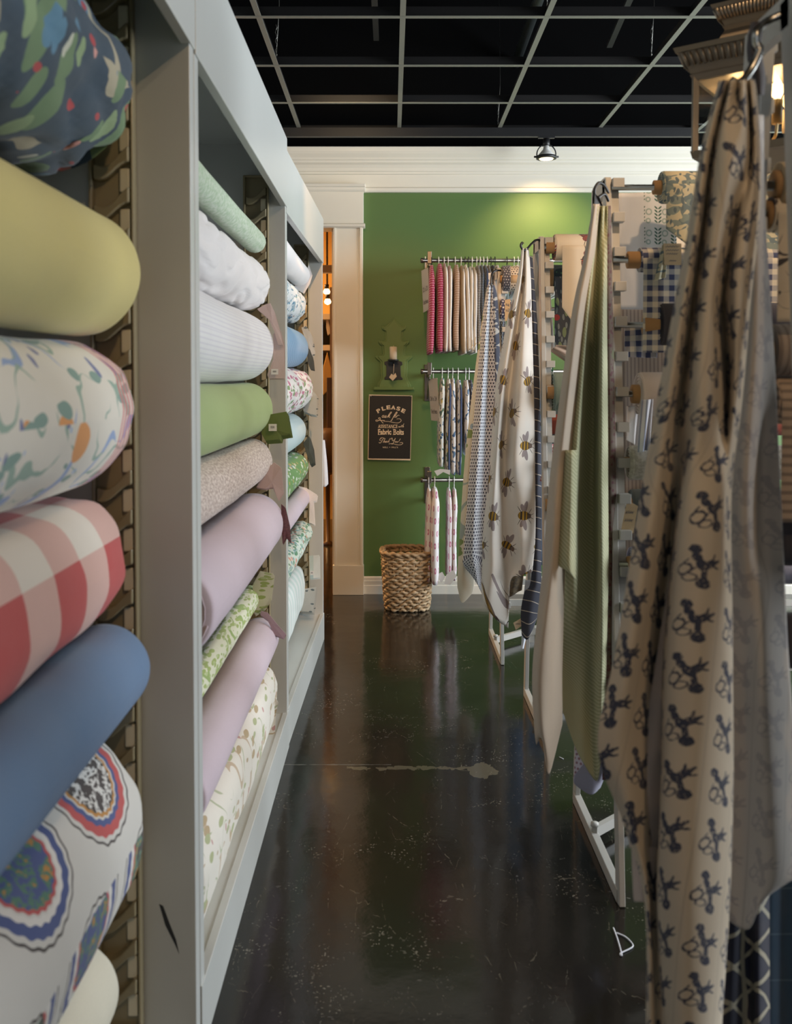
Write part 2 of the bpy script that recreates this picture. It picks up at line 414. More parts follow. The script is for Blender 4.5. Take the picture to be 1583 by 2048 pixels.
fab('blue quilted', stripes((.17, .33, .52), (.26, .43, .62), .016, .4, 1, 12))
fab('pink brush print', floral((.80, .77, .75), [(12, .42, .7, (.50, .16, .26), (1, 3.2), 30), (12, .38, .6, (.20, .30, .14), (1, 3), 30), (16, .30, .5, (.58, .42, .44), (1, 2.5), 30)], (), .02))
fab('pale aqua', plain((.50, .63, .66)))
fab('green bird print', floral((.12, .28, .08), [(16, .40, .6, (.60, .66, .58), (1, 3), 40), (16, .24, .4, (.16, .24, .30), (1, 2), 10), (26, .24, .4, (.70, .40, .12), L, 0)], (), .02))
fab('meadow print', floral((.60, .68, .60), [(20, .46, .75, (.10, .27, .15), (1, 2.4), 50), (20, .34, .5, (.62, .30, .22), (1, 1.5), 20), (24, .40, .6, (.18, .36, .36), (1, 2), 0)], (), .02))
fab('pale mint stripe', stripes((.76, .80, .79), (.60, .71, .68), .09, .5, 0))
fab('charcoal swatch', plain((.06, .08, .08)))
fab('grey print', floral((.50, .52, .50), [(30, .3, .5, (.12, .16, .18), (1, 2), 20)], (), .02))
T_ = dict(transl=.18)
fab('cherry', cherries((.66, .57, .44), (.035, .045, .085)), **T_)
fab('cherry reverse', cherries((.56, .52, .48), (.30, .28, .30), .55), transl=.25)
fab('bee', bees((.78, .74, .68)), **T_)
fab('beige linen', plain((.60, .51, .41)), **T_)
def twill(m, v):
    a, b, _ = m.sep(v); k = m.math('FRACT', m.math('DIVIDE', m.math('ADD', b, m.math('MULTIPLY', a, .6)), .0105)); return m.mix(m.ssub(k, .25, .75), (.58, .58, .38), (.42, .43, .25))
fab('celery rib', twill, transl=.12)
fab('mulberry strip', floral((.15, .11, .085), [(90, .45, .7, (.12, .04, .045), (1, 1), 0), (20, .34, .5, (.14, .16, .08), (1, .6), 0)]), **T_)
fab('lavender dot', dots((.66, .62, .68), (.36, .20, .24), .013, .0036, .5, .003), **T_)
fab('lavender', plain((.45, .45, .58)), **T_)
fab('navy stripe', stripes((.035, .04, .065), (.50, .44, .36), .042, .07, 1, 12), **T_)
fab('stone print', heather((.20, .15, .09), (.10, .08, .055), 60), **T_)
fab('houndstooth', crossweave((.64, .67, .71), (.04, .05, .09), .0165), **T_)
fab('leaf trellis', floral((.66, .63, .52), [(6, .34, .7, (.20, .29, .10), (1, 2.6), 15), (10, .24, .6, (.28, .40, .50), L, 0)], [(4, .012, (.32, .40, .38))], .02, 6), **T_)
fab('navy leaf', floral((.035, .05, .09), [(24, .34, .6, (.36, .36, .34), (1, 2.5), 35)], [(12, .03, (.4, .4, .38))], .02), **T_)
def lattice(m, v):
    k = None
    for a, (rot, per) in enumerate(((28, .062), (-32, .058), (80, .12))):
        q = m.wob(m.map(v, rot=R(rot)), .05, 7); d = m.lt(m.math('FRACT', m.math('DIVIDE', m.sep(q)[1], per)), .13); k = d if k is None else m.math('MAXIMUM', k, d)
    return m.mix(k, (.015, .02, .05), (.50, .46, .35))
fab('navy lattice', lattice, **T_)
def denim(m, v): return m.mix(m.lt(m.math('FRACT', m.math('DIVIDE', m.sep(v)[1], .085)), .03), (.03, .085, .16), (.10, .18, .26))
fab('denim', denim, **T_)
fab('ladybird', ladybugs((.76, .64, .48)), transl=.1)
fab('embroidered white', lambda m, v: m.mix(m.gt(m.sep(v)[0], .075), (.80, .80, .81), leafspr((.78, .78, .78), (.07, .16, .13), (.40, .50, .47))(m, v)), transl=.2)
fab('toile', floral((.62, .57, .40), [(24, .42, .6, (.24, .30, .28), (1, 1.8), 20), (40, .36, .5, (.12, .17, .20), (2, 1), 0), (50, .3, .5, (.62, .57, .40), L, 0)], [(14, .04, (.16, .22, .24)), (26, .03, (.16, .22, .24))], .04), transl=.1)
fab('blue gingham', gingham((.68, .62, .50), (.07, .11, .24), .030, (.035, .05, .13)), transl=.1)
fab('navy dark', plain((.02, .018, .03)))
fab('blush', plain((.66, .56, .50)))
fab('white stripe', stripes((.72, .74, .80), (.32, .36, .48), .012, .35, 0))
fab('shaggy white', heather((.68, .64, .56), (.46, .42, .34), 60), bstr=.8)
fab('navy floral', floral((.02, .045, .06), [(34, .32, .6, (.10, .30, .14), (1, 2), 30), (18, .16, .3, (.55, .55, .5), L, 0)]), bstr=.1)
fab('grey leaf', floral((.10, .11, .13), [(30, .40, .75, (.36, .40, .40), (3, 1), 35), (16, .34, .5, (.34, .42, .22), (2.6, 1), -30), (14, .2, .2, (.5, .06, .06), L, 0)]), transl=.1)
fab('taupe ribbed', stripes((.34, .27, .22), (.22, .17, .14), .012, .4, 0))
fab('green diamond', crossweave((.03, .17, .09), (.72, .72, .66), .022))
fab('sea green', plain((.19, .26, .22)))
fab('brick red', plain((.34, .05, .02)))
fab('red gingham small', stripes((.62, .44, .40), (.42, .10, .11), .012, .45, 1))
fab('dark speckle', dots((.04, .04, .055), (.42, .40, .40), .014, .003, .5, .004))
fab('cream speckle', dots((.70, .66, .60), (.06, .05, .06), .015, .0038, .5, .004))
fab('navy polka', dots((.03, .035, .10), (.72, .70, .68), .018, .0045))
fab('squiggle', floral((.72, .60, .44), (), [(9, .02, (.06, .05, .05)), (16, .012, (.08, .06, .06))], .04), transl=.1)
fab('knit', stripes((.46, .34, .25), (.24, .18, .14), .016, .4, 1, 0, .004), bstr=.5)
fab('magenta', dots((.34, .006, .075), (.74, .50, .60), .014, .0034))
fab('mauve dot', dots((.46, .36, .37), (.24, .12, .17), .010, .003))
fab('tan check', crossweave((.36, .24, .17), (.66, .54, .46), .014))
fab('brown band', lambda m, v: m.mix(m.lt(m.math('FRACT', m.math('DIVIDE', m.sep(v)[1], .028)), .35), (.34, .28, .20), m.mix(m.lt(m.sep(v)[1], .14), (.34, .28, .20), (.03, .03, .03))))
fab('white seam', plain((.78, .77, .74)))
fab('ticking', stripes((.74, .73, .66), (.10, .12, .14), .04, .3, 0))
fab('black tweed', crossweave((.04, .04, .045), (.55, .55, .54), .010))
fab('navy tweed', dots((.025, .05, .09), (.30, .36, .42), .010, .003))
fab('blue toile', floral((.72, .74, .76), [(24, .30, .55, (.03, .10, .25), (1, 1.8), 20), (30, .22, .3, (.16, .28, .42), L, 0)], [(12, .03, (.08, .17, .30))], .02))
fab('blue yellow toile', floral((.64, .68, .66), [(22, .38, .7, (.04, .12, .25), (1, 1.8), 20), (20, .3, .35, (.55, .46, .16), L, 0)], [(12, .03, (.06, .14, .10))], .02))
fab('navy hem', plain((.02, .045, .12)))
fab('pink motif', lambda m, v: m.layers((.78, .77, .80), [(m.disc(m.cell(m.wob(v, .006, 90), .055, .075, .5)[0], 0, 0, .011, .019), (.48, .13, .26)), (m.disc(m.cell(m.wob(v, .006, 90), .055, .075, .5)[0], 0, 0, .004, .009), (.78, .66, .72))]))
fab('tea towel', plain((.72, .76, .84)))
fab('card stock', plain((.50, .49, .46)))
fab('kraft', plain((.50, .36, .20)))
fab('ochre cloth', plain((.60, .34, .08)))

gray_paint = paint('bookcase paint', (.57, .585, .565), .32)
rack_paint = paint('rack paint', (.47, .455, .42), .45)
cream_paint = paint('cream trim paint', (.78, .74, .64), .4)
green_paint = paint('green wall paint', (.092, .170, .046), .55, .05)
black_paint = paint('black ceiling paint', (.0035, .0035, .0038), .95)
for k_ in (black_paint,): k_.node_tree.nodes['Principled BSDF'].inputs['Specular IOR Level'].default_value = .08
grid_paint = paint('grid flange', (.24, .24, .20), .5)
grid_black = paint('grid web', (.004, .003, .003), .6)
plastic = paint('tan moulded plastic', (.33, .28, .17), .25, .03, .1)
pad_m = paint('cream plastic', (.82, .76, .58), .3)
tube_m = paint('cardboard', (.36, .20, .08), .8)
chrome = metal('chrome', (.20, .18, .16), .34); steel = metal('brushed steel', (.42, .41, .38), .3)
black_iron = paint('black iron', (.012, .012, .013), .45)
white_plastic = paint('white plastic', (.80, .79, .76), .35)
pewter = paint('pewter lantern metal', (.20, .17, .13), .4, .1, .2, .6)
wall_paint = paint('plain wall paint', (.60, .60, .58), .6)
dark_wood = paint('dark wood', (.07, .035, .015), .4)
ochre_paint = paint('ochre wall paint', (.62, .36, .09), .6)
label_m = paint('paper label', (.78, .77, .76), .7); ink_m = paint('label ink', (.12, .12, .13), .7)
def mk_floor():
    m = M('glossy black floor'); o = m.obj()
    n = m.noise(o, 3, 4, .6); c = m.mix(n, (.009, .008, .007), (.017, .015, .012))
    zone = m.ssub(m.noise(o, 1.7, 4, .7), .46, .60); fine = m.ssub(m.noise(o, 9, 3, .7), .46, .60)
    # worn specks and long scratches of the coating
    d, cc = m.vor(m.wob(o, .02, 60), 130); sp = m.math('MULTIPLY', m.lt(d, .34), m.lt(m.sep(cc)[0], .30))
    d2, cc2 = m.vor(m.wob(o, .04, 30), 45); sp2 = m.math('MULTIPLY', m.lt(d2, .16), m.lt(m.sep(cc2)[0], .16))
    c = m.mix(m.math('MULTIPLY', m.math('MULTIPLY', sp, m.math('MULTIPLY', zone, fine)), 1.0), c, (.17, .16, .13)); c = m.mix(m.math('MULTIPLY', m.math('MULTIPLY', sp2, zone), .7), c, (.16, .15, .14))
    k = None
    for a, (sc, rot, thr) in enumerate(((3.6, 20, .0028), (5.4, 75, .0028), (2.9, 100, .0022), (6.5, 140, .003))):
        q = m.map(o, loc=(a * 3.1, a, 0), rot=R(rot), sc=(1, .30, 1)); q = m.wob(m.wob(q, .10, 2.5), .012, 40)
        n2 = m.n.new('ShaderNodeTexVoronoi'); n2.feature = 'DISTANCE_TO_EDGE'; m.put(n2.inputs['Vector'], q); n2.inputs['Scale'].default_value = sc * 1.6
        g = m.math('MULTIPLY', m.ssub(m.noise(m.map(o, loc=(a * 7, 2, 0)), 4, 3, .7), .52, .64), m.gt(m.noise(o, 60, 2, .6), .50))
        d = m.math('MULTIPLY', m.lt(n2.outputs['Distance'], thr), g); k = d if k is None else m.math('MAXIMUM', k, d)
    c = m.mix(m.math('MULTIPLY', k, .6), c, (.18, .16, .12))
    # the worn seam across the aisle
    x, y, _ = m.sep(o); q = m.noise(o, 22, 3, .6)
    w = m.math('ADD', m.math('ABSOLUTE', m.math('SUBTRACT', y, 3.33)), m.math('MULTIPLY', m.math('SUBTRACT', q, .5), .09))
    line = m.math('MULTIPLY', m.lt(w, .012), m.math('MULTIPLY', m.gt(x, -.16), m.lt(x, .30)))
    blot = m.lt(m.math('ADD', m.ell(o, .325, 3.31, .050, .065), m.math('MULTIPLY', m.math('SUBTRACT', q, .5), 1.2)), 1)
    c = m.mix(m.math('MULTIPLY', m.math('MAXIMUM', line, blot), .5), c, (.20, .17, .11))
    crack = m.lt(m.math('ADD', m.math('ABSOLUTE', m.math('SUBTRACT', y, 3.36)), m.math('MULTIPLY', m.math('SUBTRACT', q, .5), .02)), .003)
    c = m.mix(m.math('MULTIPLY', crack, m.lt(x, 0)), c, (.10, .10, .09))
    rough = m.math('ADD', m.math('MULTIPLY', m.noise(o, 4, 3, .6), .09), .085)
    return m.finish(c, rough, 0, m.math('ADD', m.noise(o, 5, 2), m.math('MULTIPLY', m.noise(o, 60, 2), .08)), .09, .02, spec=.42)
floor_m = mk_floor()
def mk_glass():
    m = M('lantern glass'); b = m.b; b.inputs['Transmission Weight'].default_value = 1; b.inputs['Roughness'].default_value = .02; b.inputs['IOR'].default_value = 1.05
    return m.finish((.95, .97, .97), .02)
glass_m = mk_glass()
def mk_emit(name, c, st): m = M(name); return m.finish(c, .4, emit=c, estr=st)
bulb_m = mk_emit('warm bulb', (1, .66, .30), 14); par_m = mk_emit('lamp lens', (1, .80, .52), 2.0)
sky_glass = M('window glass'); sky_glass.b.inputs['Transmission Weight'].default_value = 1; sky_glass = sky_glass.finish((.95, .98, 1), .0)

# ------------------------------------------------------------------ the room
def struct(name, dims, mat, **k): return tag(boxobj(name, dims, mat, **k), kind='structure')
WY = 6.13; XR = 4.6; XL = -1.55; ZC = 4.0
struct('floor', (-4.0, XR + .1, -3, 9.6, -.1, 0), floor_m)
ceil = struct('ceiling', (XL, XR, -3, WY, ZC, ZC + .1), black_paint)
GZ = CAMH + 1.555
# suspended T-bar grid (a part of the ceiling)
g = MB(); gb = MB(); wires = MB()
gx = [-.563 - .612 * 1] + [-.563 + .612 * k for k in range(0, 9)]
gy = [5.86 - .61 * k for k in range(0, 15)]
for x in gx:
    g.box(x - .012, x + .012, gy[-1], gy[0], GZ - .002, GZ + .001); gb.box(x - .002, x + .002, gy[-1], gy[0], GZ + .001, GZ + .042)
for y in gy:
    g.box(gx[0], gx[-1], y - .012, y + .012, GZ - .003, GZ); gb.box(gx[0], gx[-1], y - .002, y + .002, GZ, GZ + .042)
for i, x in enumerate(gx):
    for j, y in enumerate(gy):
        if (i + j) % 3 == 0:
            wires.tube([(x, y, GZ + .04), (x + .015, y + .01, GZ + .3), (x, y, ZC)], .0012, 5)
            wires.tube([(x + .004 * math.sin(t * 1.7), y + .004 * math.cos(t * 1.7), GZ + .04 + t * .012) for t in range(14)], .0012, 5)
g.build('grid_flange', grid_paint, ceil); gb.build('grid_web', grid_black, ceil); wires.build('grid_wires', steel, ceil)
# back wall with a doorway at the left
DX0, DX1, DZ = -1.32, -.385, CAMH + 1.03
wb = MB(); wb.box(DX1 + .02, XR, WY, WY + .16, 0, CAMH + 1.5); wb.box(XL, DX0, WY, WY + .16, 0, CAMH + 1.5); wb.box(DX0, DX1 + .02, WY, WY + .16, DZ, CAMH + 1.5)
tag(wb.build('wall_back', green_paint), kind='structure')
struct('wall_back_upper', (XL, XR, WY, WY + .16, CAMH + 1.5, ZC), black_paint)
struct('wall_left', (XL - .1, XL, -3, WY, 0, ZC), wall_paint)
# right wall with the shop window (daylight comes through it)
wr = MB(); wr.box(XR, XR + .1, -3, WY + .16, 0, .62); wr.box(XR, XR + .1, -3, WY + .16, 2.9, ZC); wr.box(XR, XR + .1, -3, -.7, .62, 2.9); wr.box(XR, XR + .1, 5.9, WY + .16, .62, 2.9)
tag(wr.build('wall_right', wall_paint), kind='structure')
wf = MB()
for y in (-.7, 1.5, 3.7, 5.85): wf.box(XR, XR + .06, y, y + .05, .62, 2.9)
wf.box(XR, XR + .06, -.7, 5.9, .62, .67); wf.box(XR, XR + .06, -.7, 5.9, 2.85, 2.9)
w1 = tag(wf.build('window_1', cream_paint), kind='structure'); boxobj('pane', (XR + .07, XR + .08, -.7, 5.9, .6, 2.92), sky_glass, w1)
wk = MB(); wk.box(XL, -.8, -3.1, -3, 0, ZC); wk.box(2.3, XR, -3.1, -3, 0, ZC); wk.box(-.8, 2.3, -3.1, -3, 2.9, ZC)
tag(wk.build('wall_front', wall_paint), kind='structure')
d2 = boxobj('door_2', (-.8, 2.3, -3.08, -3.03, 0, .35), cream_paint); tag(d2, kind='structure'); boxobj('door_pane', (-.8, 2.3, -3.07, -3.05, .35, 2.9), sky_glass, d2)

# crown moulding: profile extruded along x
def profile_x(mb, prof, x0, x1, y, mi=0):       # prof: (out, z) from the wall face at y
    mb.prism([(x0, y - a, z) for a, z in prof], (x1 - x0, 0, 0), mi)
c0 = CAMH + 1.235; c1 = CAMH + 1.50
cr = MB()
crp = [(0, c0), (.022, c0), (.030, c0 + .008), (.030, c0 + .026), (.016, c0 + .034), (.018, c0 + .110), (.018, c0 + .112), (.030, c0 + .116), (.030, c0 + .128), (.040, c0 + .132),
       (.044, c0 + .15), (.058, c0 + .168), (.078, c0 + .178), (.082, c0 + .190), (.092, c0 + .194), (.096, c0 + .206), (.118, c0 + .226), (.128, c0 + .240), (.132, c0 + .262), (.135, c1), (0, c1)]
profile_x(cr, crp, XL, XR, WY)
tag(cr.build('trim_1', cream_paint), kind='structure')
# door casing, plinth, frieze and cap
def zy(py, Y=6.08): return P(700, py, Y).z
def xx(px, Y=6.08): return P(px, 800, Y).x
cs = MB(); YF = WY
x0, x1 = xx(666), xx(725.5); zt = zy(454); zp = zy(1131)
cs.box(x0, x1, YF - .035, YF, zp - .005, zt)
cs.box(x0 + .004, x0 + .018, YF - .045, YF, zp, zt); cs.box(x1 - .02, x1 - .004, YF - .048, YF, zp, zt); cs.box(x1 - .034, x1 - .028, YF - .040, YF, zp, zt)
xl0 = DX0 - .19
cs.box(xl0, DX0, YF - .035, YF, 0, zt)
cs.box(xl0, x1 + .004, YF - .045, YF, zt, zy(372)); 
profile_x(cs, [(0, zt - .004), (.052, zt - .004), (.064, zt + .004), (.064, zt + .016), (.05, zt + .024), (0, zt + .024)], xl0, x1 + .014, YF)
zc = zy(383); profile_x(cs, [(0, zc), (.05, zc), (.058, zc + .010), (.060, zc + .026), (.072, zc + .030), (.076, zc + .046), (0, zc + .052)], xl0, x1 + .016, YF)
dc = tag(cs.build('door_1', cream_paint, bevel=.002), kind='structure')
boxobj('plinth', (x0 - .005, x1 + .004, YF - .05, YF, 0, zp), cream_paint, dc, bevel=.003)
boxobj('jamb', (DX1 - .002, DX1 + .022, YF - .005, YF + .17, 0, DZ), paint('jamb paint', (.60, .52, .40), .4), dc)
boxobj('head_jamb', (DX0, DX1, YF - .005, YF + .17, DZ - .02, DZ + .01), cream_paint, dc)
# baseboard
bb = MB(); profile_x(bb, [(0, 0), (.02, 0), (.02, .055), (.016, .06), (.018, .085), (.013, .09), (.012, .105), (.006, .115), (0, .115)], x1 + .004, XR, WY)
tag(bb.build('baseboard_back', cream_paint), kind='structure')

# ------------------------------------------------------------------ text
def text_mesh(txt, bold=0.0, space=1.0):
    c = bpy.data.curves.new('t', 'FONT'); c.body = txt; c.offset = bold; c.space_character = space
    o = bpy.data.objects.new('t', c); COL.objects.link(o)
    bpy.context.view_layer.update()
    me = bpy.data.meshes.new_from_object(o.evaluated_get(bpy.context.evaluated_depsgraph_get()))
    vs = [v.co.copy() for v in me.vertices]; fs = [tuple(p.vertices) for p in me.polygons]
    bpy.data.objects.remove(o); bpy.data.curves.remove(c); bpy.data.meshes.remove(me)
    return vs, fs
def add_text(mb, txt, fn, x0, y0, x1, y1, bold=0, shear=0, space=1.0, mi=0):
    # fills the box x0..x1, y0 (top)..y1 (bottom) of a sheet, fn maps sheet coords to 3-D
    vs, fs = text_mesh(txt, bold, space); a = min(v.x for v in vs); b = max(v.x for v in vs); c = min(v.y for v in vs); d = max(v.y for v in vs)
    out = []
    for v in vs:
        t = (v.y - c) / (d - c); out.append(fn(x0 + (v.x - a) / (b - a) * (x1 - x0) + shear * (t - .5), y1 + (y0 - y1) * t))
    mb.add(out, fs, mi)

# ------------------------------------------------------------------ wall poster
pw = empty('poster', P(779, 854, WY - .012), 'black poster with cream lettering asking shoppers to get assistance, pinned on the green wall', 'poster')
pA, pB, pC, pD = (P(737.5, 789, WY - .010), P(824, 791, WY - .010), P(820.5, 921, WY - .022), P(735, 919, WY - .022))
sh = MB(); sh.prism([pA, pB, pC, pD], (0, .003, 0)); sh.build('sheet', paint('poster cream', (.80, .68, .50), .5), pw)
def sheet(u, v):        # u, v in the 100 x 150 px window read at 13.65 per pixel
    px = 730 + u / 13.65; py = 780 + v / 13.65; t = (py - 790) / 130
    return P(px, py, WY - .0115 - .012 * t)
def sheet2(u, v): p = sheet(u, v); return (p.x, p.y - .001, p.z)
ib = MB(); ib.prism([sheet(118, 150), sheet(1268, 165), sheet(1225, 1880), sheet(88, 1868)], (0, .0008, 0)); ib.build('black_field', paint('poster black', (.006, .005, .005), .5), pw)
lt = MB(); NR = (0, -1, 0)
for ch, u, v, rot, w in (('P', 366, 566, 28, 100), ('L', 500, 504, 16, 98), ('E', 634, 474, 5, 108), ('A', 766, 476, -4, 118), ('S', 905, 508, -15, 100), ('E', 1040, 568, -27, 104)):
    c, s_ = math.cos(R(rot)), math.sin(R(rot))
    def loc(a, b, u=u, v=v, c=c, s_=s_): return sheet2(u + a * c + b * s_, v - a * s_ + b * c)
    add_text(lt, ch, loc, -w / 2, -54, w / 2, 54, .035)
    bars = {'P': [(-46, 48, 36), (-46, -44, 20)], 'L': [(-46, -44, 44)], 'E': [(-46, 44, 30), (-46, -44, 20)], 'A': [(-58, 48, 44), (18, 48, 44)], 'S': []}[ch]
    for a, b, ww in bars: lt.add([loc(a - 10, b - 6), loc(a + ww, b - 6), loc(a + ww, b + 6), loc(a - 10, b + 6)], [(0, 1, 2, 3)])
add_text(lt, 'ASSISTANCE', sheet2, 352, 945, 880, 1035, .008)
for u in (360, 395, 560, 600, 655, 690, 740, 775, 830): lt.add([sheet2(u - 14, 1028), sheet2(u + 16, 1028), sheet2(u + 16, 1036), sheet2(u - 14, 1036)], [(0, 1, 2, 3)])
add_text(lt, 'Fabric', sheet2, 350, 1070, 712, 1220, .035); add_text(lt, 'B', sheet2, 772, 1070, 850, 1222, .012); add_text(lt, 'olts', sheet2, 858, 1072, 1052, 1226, .03)
for u, v, w in ((352, 1212, 70), (760, 1212, 24), (760, 1068, 24), (352, 1068, 60)): lt.add([sheet2(u - 6, v), sheet2(u + w, v), sheet2(u + w, v + 12), sheet2(u - 6, v + 12)], [(0, 1, 2, 3)])
add_text(lt, "NELL + HILL'S", sheet2, 480, 1542, 890, 1586, .01, space=1.2)
def smooth_pts(pts, n=6):
    out = []
    for i in range(len(pts) - 1):
        p0 = pts[max(i - 1, 0)]; p1 = pts[i]; p2 = pts[i + 1]; p3 = pts[min(i + 2, len(pts) - 1)]
        for k in range(n):
            t = k / n; out.append(tuple(.5 * (2 * b + (c - a) * t + (2 * a - 5 * b + 4 * c - d) * t * t + (-a + 3 * b - 3 * c + d) * t ** 3) for a, b, c, d in zip(p0, p1, p2, p3)))
    out.append(tuple(pts[-1])); return out
SC = 1 / 13.65 * 6.1 / F
def stroke(pts, w=14): lt.ribbon([sheet2(*p) for p in smooth_pts(pts, 5)], w * SC, NR, .0)
for pts, w in (([(505, 690), (470, 705), (462, 738), (485, 750), (512, 718), (522, 690), (512, 730), (530, 747), (552, 715)], 15), ([(552, 715), (568, 694), (572, 735), (556, 754), (538, 746)], 13),
               ([(596, 752), (640, 680), (690, 610), (716, 602), (704, 632), (640, 705)], 15), ([(622, 728), (655, 694), (668, 706), (636, 724), (652, 750), (684, 736)], 12),
               ([(690, 838), (716, 832), (770, 735), (822, 640), (855, 602), (870, 608), (850, 655), (798, 705)], 17), ([(805, 745), (790, 722), (815, 698), (838, 715), (820, 745), (805, 745)], 13),
               ([(850, 750), (874, 694)], 14), ([(862, 722), (884, 696), (912, 688), (930, 700)], 13),
               ([(318, 856), (286, 842), (300, 820), (340, 822), (346, 846), (318, 856)], 12), ([(392, 800), (364, 782), (372, 758), (408, 760), (412, 788), (392, 800)], 12),
               ([(345, 832), (430, 826), (530, 832)], 15), ([(400, 798), (440, 850), (492, 910)], 15), ([(500, 852), (650, 862), (780, 890), (900, 896), (975, 852), (970, 804), (920, 782), (860, 792)], 12),
               ([(905, 990), (915, 1018), (935, 992), (940, 1018), (962, 990)], 11), ([(975, 990), (970, 1016)], 11), ([(1010, 950), (990, 1016)], 11), ([(975, 972), (1020, 968)], 9), ([(1055, 915), (1020, 1016), (1035, 990), (1048, 995), (1040, 1018)], 11),
               ([(375, 1425), (390, 1447), (430, 1432), (470, 1360), (515, 1312)], 14), ([(450, 1330), (410, 1330), (395, 1365), (430, 1385)], 11), ([(410, 1315), (460, 1300), (540, 1325)], 12),
               ([(485, 1437), (545, 1328)], 13), ([(497, 1420), (522, 1385), (518, 1434)], 11), ([(555, 1395), (535, 1415), (548, 1434), (568, 1395), (566, 1434)], 11), ([(580, 1434), (590, 1398), (606, 1400), (600, 1434)], 11),
               ([(620, 1430), (680, 1318)], 13), ([(632, 1412), (655, 1395), (640, 1414), (658, 1432)], 10),
               ([(700, 1350), (712, 1318), (742, 1320), (738, 1372), (762, 1386), (790, 1352)], 13), ([(822, 1312), (790, 1395), (752, 1468), (722, 1472), (712, 1455)], 14), ([(828, 1396), (812, 1418), (824, 1434), (842, 1412), (828, 1396)], 11), ([(862, 1396), (854, 1428), (872, 1430), (892, 1398)], 11), ([(892, 1398), (886, 1432)], 11), ([(958, 1330), (922, 1396)], 13), ([(914, 1408), (910, 1418)], 13),
               ([(640, 1472), (740, 1464), (850, 1490), (960, 1496), (1022, 1462), (1005, 1432), (940, 1442)], 12)): stroke(pts, w)
lt.build('lettering', paint('poster ink', (.82, .68, .50), .6), pw, recalc=False)
for u, v in ((150, 165), (1243, 170)):
    pins = MB(); p = sheet(u, v); pins.lathe([(.004, -.006), (.005, -.004), (.003, -.001)], p, 10, axis='y'); pins.build('pin', steel, pw)

# ------------------------------------------------------------------ pagoda wall plaque with candle sconce
plaque_green = paint('plaque green paint', (.115, .190, .052), .5)
pl = empty('wall_plaque', P(787, 780, WY - .001), 'pagoda shaped wooden plaque painted green like the wall, above the black poster', 'wall plaque')
zq = lambda x, y: (720 + x / 6.4, 620 + y / 6.4)
half = [(432, 95), (470, 150), (530, 205), (560, 212), (578, 195), (588, 215), (578, 248), (545, 262), (538, 385), (560, 405), (605, 398), (624, 390), (628, 415), (600, 448), (582, 452), (574, 560), (590, 585), (630, 590), (655, 585), (668, 600), (650, 625), (605, 660), (600, 860), (612, 900), (650, 970), (650, 1022)]
def mir(p): return (2 * 430 - p[0], p[1])
outl = half + [mir(p) for p in half[:0:-1]]
def plate(outline, scx, scy, y1, y0):
    mb = MB(); cx, cy = 430, 560
    pts = [P(*zq(cx + (x - cx) * scx, cy + (y - cy) * scy), WY) for x, y in outline]
    pts = [(p.x, WY - y1, p.z) for p in pts]; mb.prism(pts, (0, y1 - y0, 0)); return mb
plate(outl, 1.0, 1.0, .014, 0).build('backboard', plaque_green, pl, bevel=.002)
plate(outl, .84, .965, .024, .014).build('raised_panel', plaque_green, pl, bevel=.002)
plate([(180, 985), (680, 985), (690, 1022), (170, 1022)], 1, 1, .03, 0).build('foot_moulding', plaque_green, pl, bevel=.002)
sc_ = empty('candle_sconce', P(786, 745, WY - .03), 'black iron candle bracket fixed on the green pagoda plaque', 'sconce')
sb = MB()
fr = [(310, 665), (350, 650), (385, 640), (400, 655), (425, 640), (450, 655), (480, 640), (500, 655), (535, 665), (540, 700), (515, 715), (520, 850), (545, 880), (535, 895), (490, 890), (430, 905), (370, 890), (315, 892), (310, 870), (335, 845), (335, 710), (312, 700)]
pts = [P(*zq(x, y), WY - .03) for x, y in fr]; sb.prism(pts, (0, .008, 0))
sb.build('fretwork_plate', black_iron, sc_, bevel=.001)
dp = MB(); c = P(786, 722, WY - .075); dp.lathe([(.001, 0), (.030, .002), (.034, .010), (.036, .010), (.033, 0), (.02, -.004), (.001, -.006)], c, 20)
dp.bar((c.x, WY - .03, c.z - .03), (c.x, WY - .075, c.z - .002), .01, .008); dp.build('drip_pan', black_iron, sc_)
cd = MB(); cd.lathe([(.024, 0), (.024, .085), (.021, .09), (.010, .088), (.001, .085)], (c.x, c.y, c.z + .003), 20); cd.tube([(c.x, c.y, c.z + .085), (c.x + .002, c.y, c.z + .1)], .0012, 6)
tag(cd.build('candle', paint('ivory wax', (.70, .60, .44), .5)), 'white pillar candle standing in the black wall sconce', 'candle')
tg = MB(); q = [P(*zq(x, y), WY - .085) for x, y in ((370, 862), (398, 815), (425, 835), (450, 805), (468, 852), (415, 908))]; tg.prism(q, (0, .002, 0)); tg.tube([P(*zq(430, 690), WY - .083), P(*zq(428, 780), WY - .084), P(*zq(420, 835), WY - .084)], .0015, 6)
tag(tg.build('price_tag', fab('paper tag', plain((.62, .48, .32)))), 'small cream paper tag hanging on a string in front of the black sconce', 'tag')

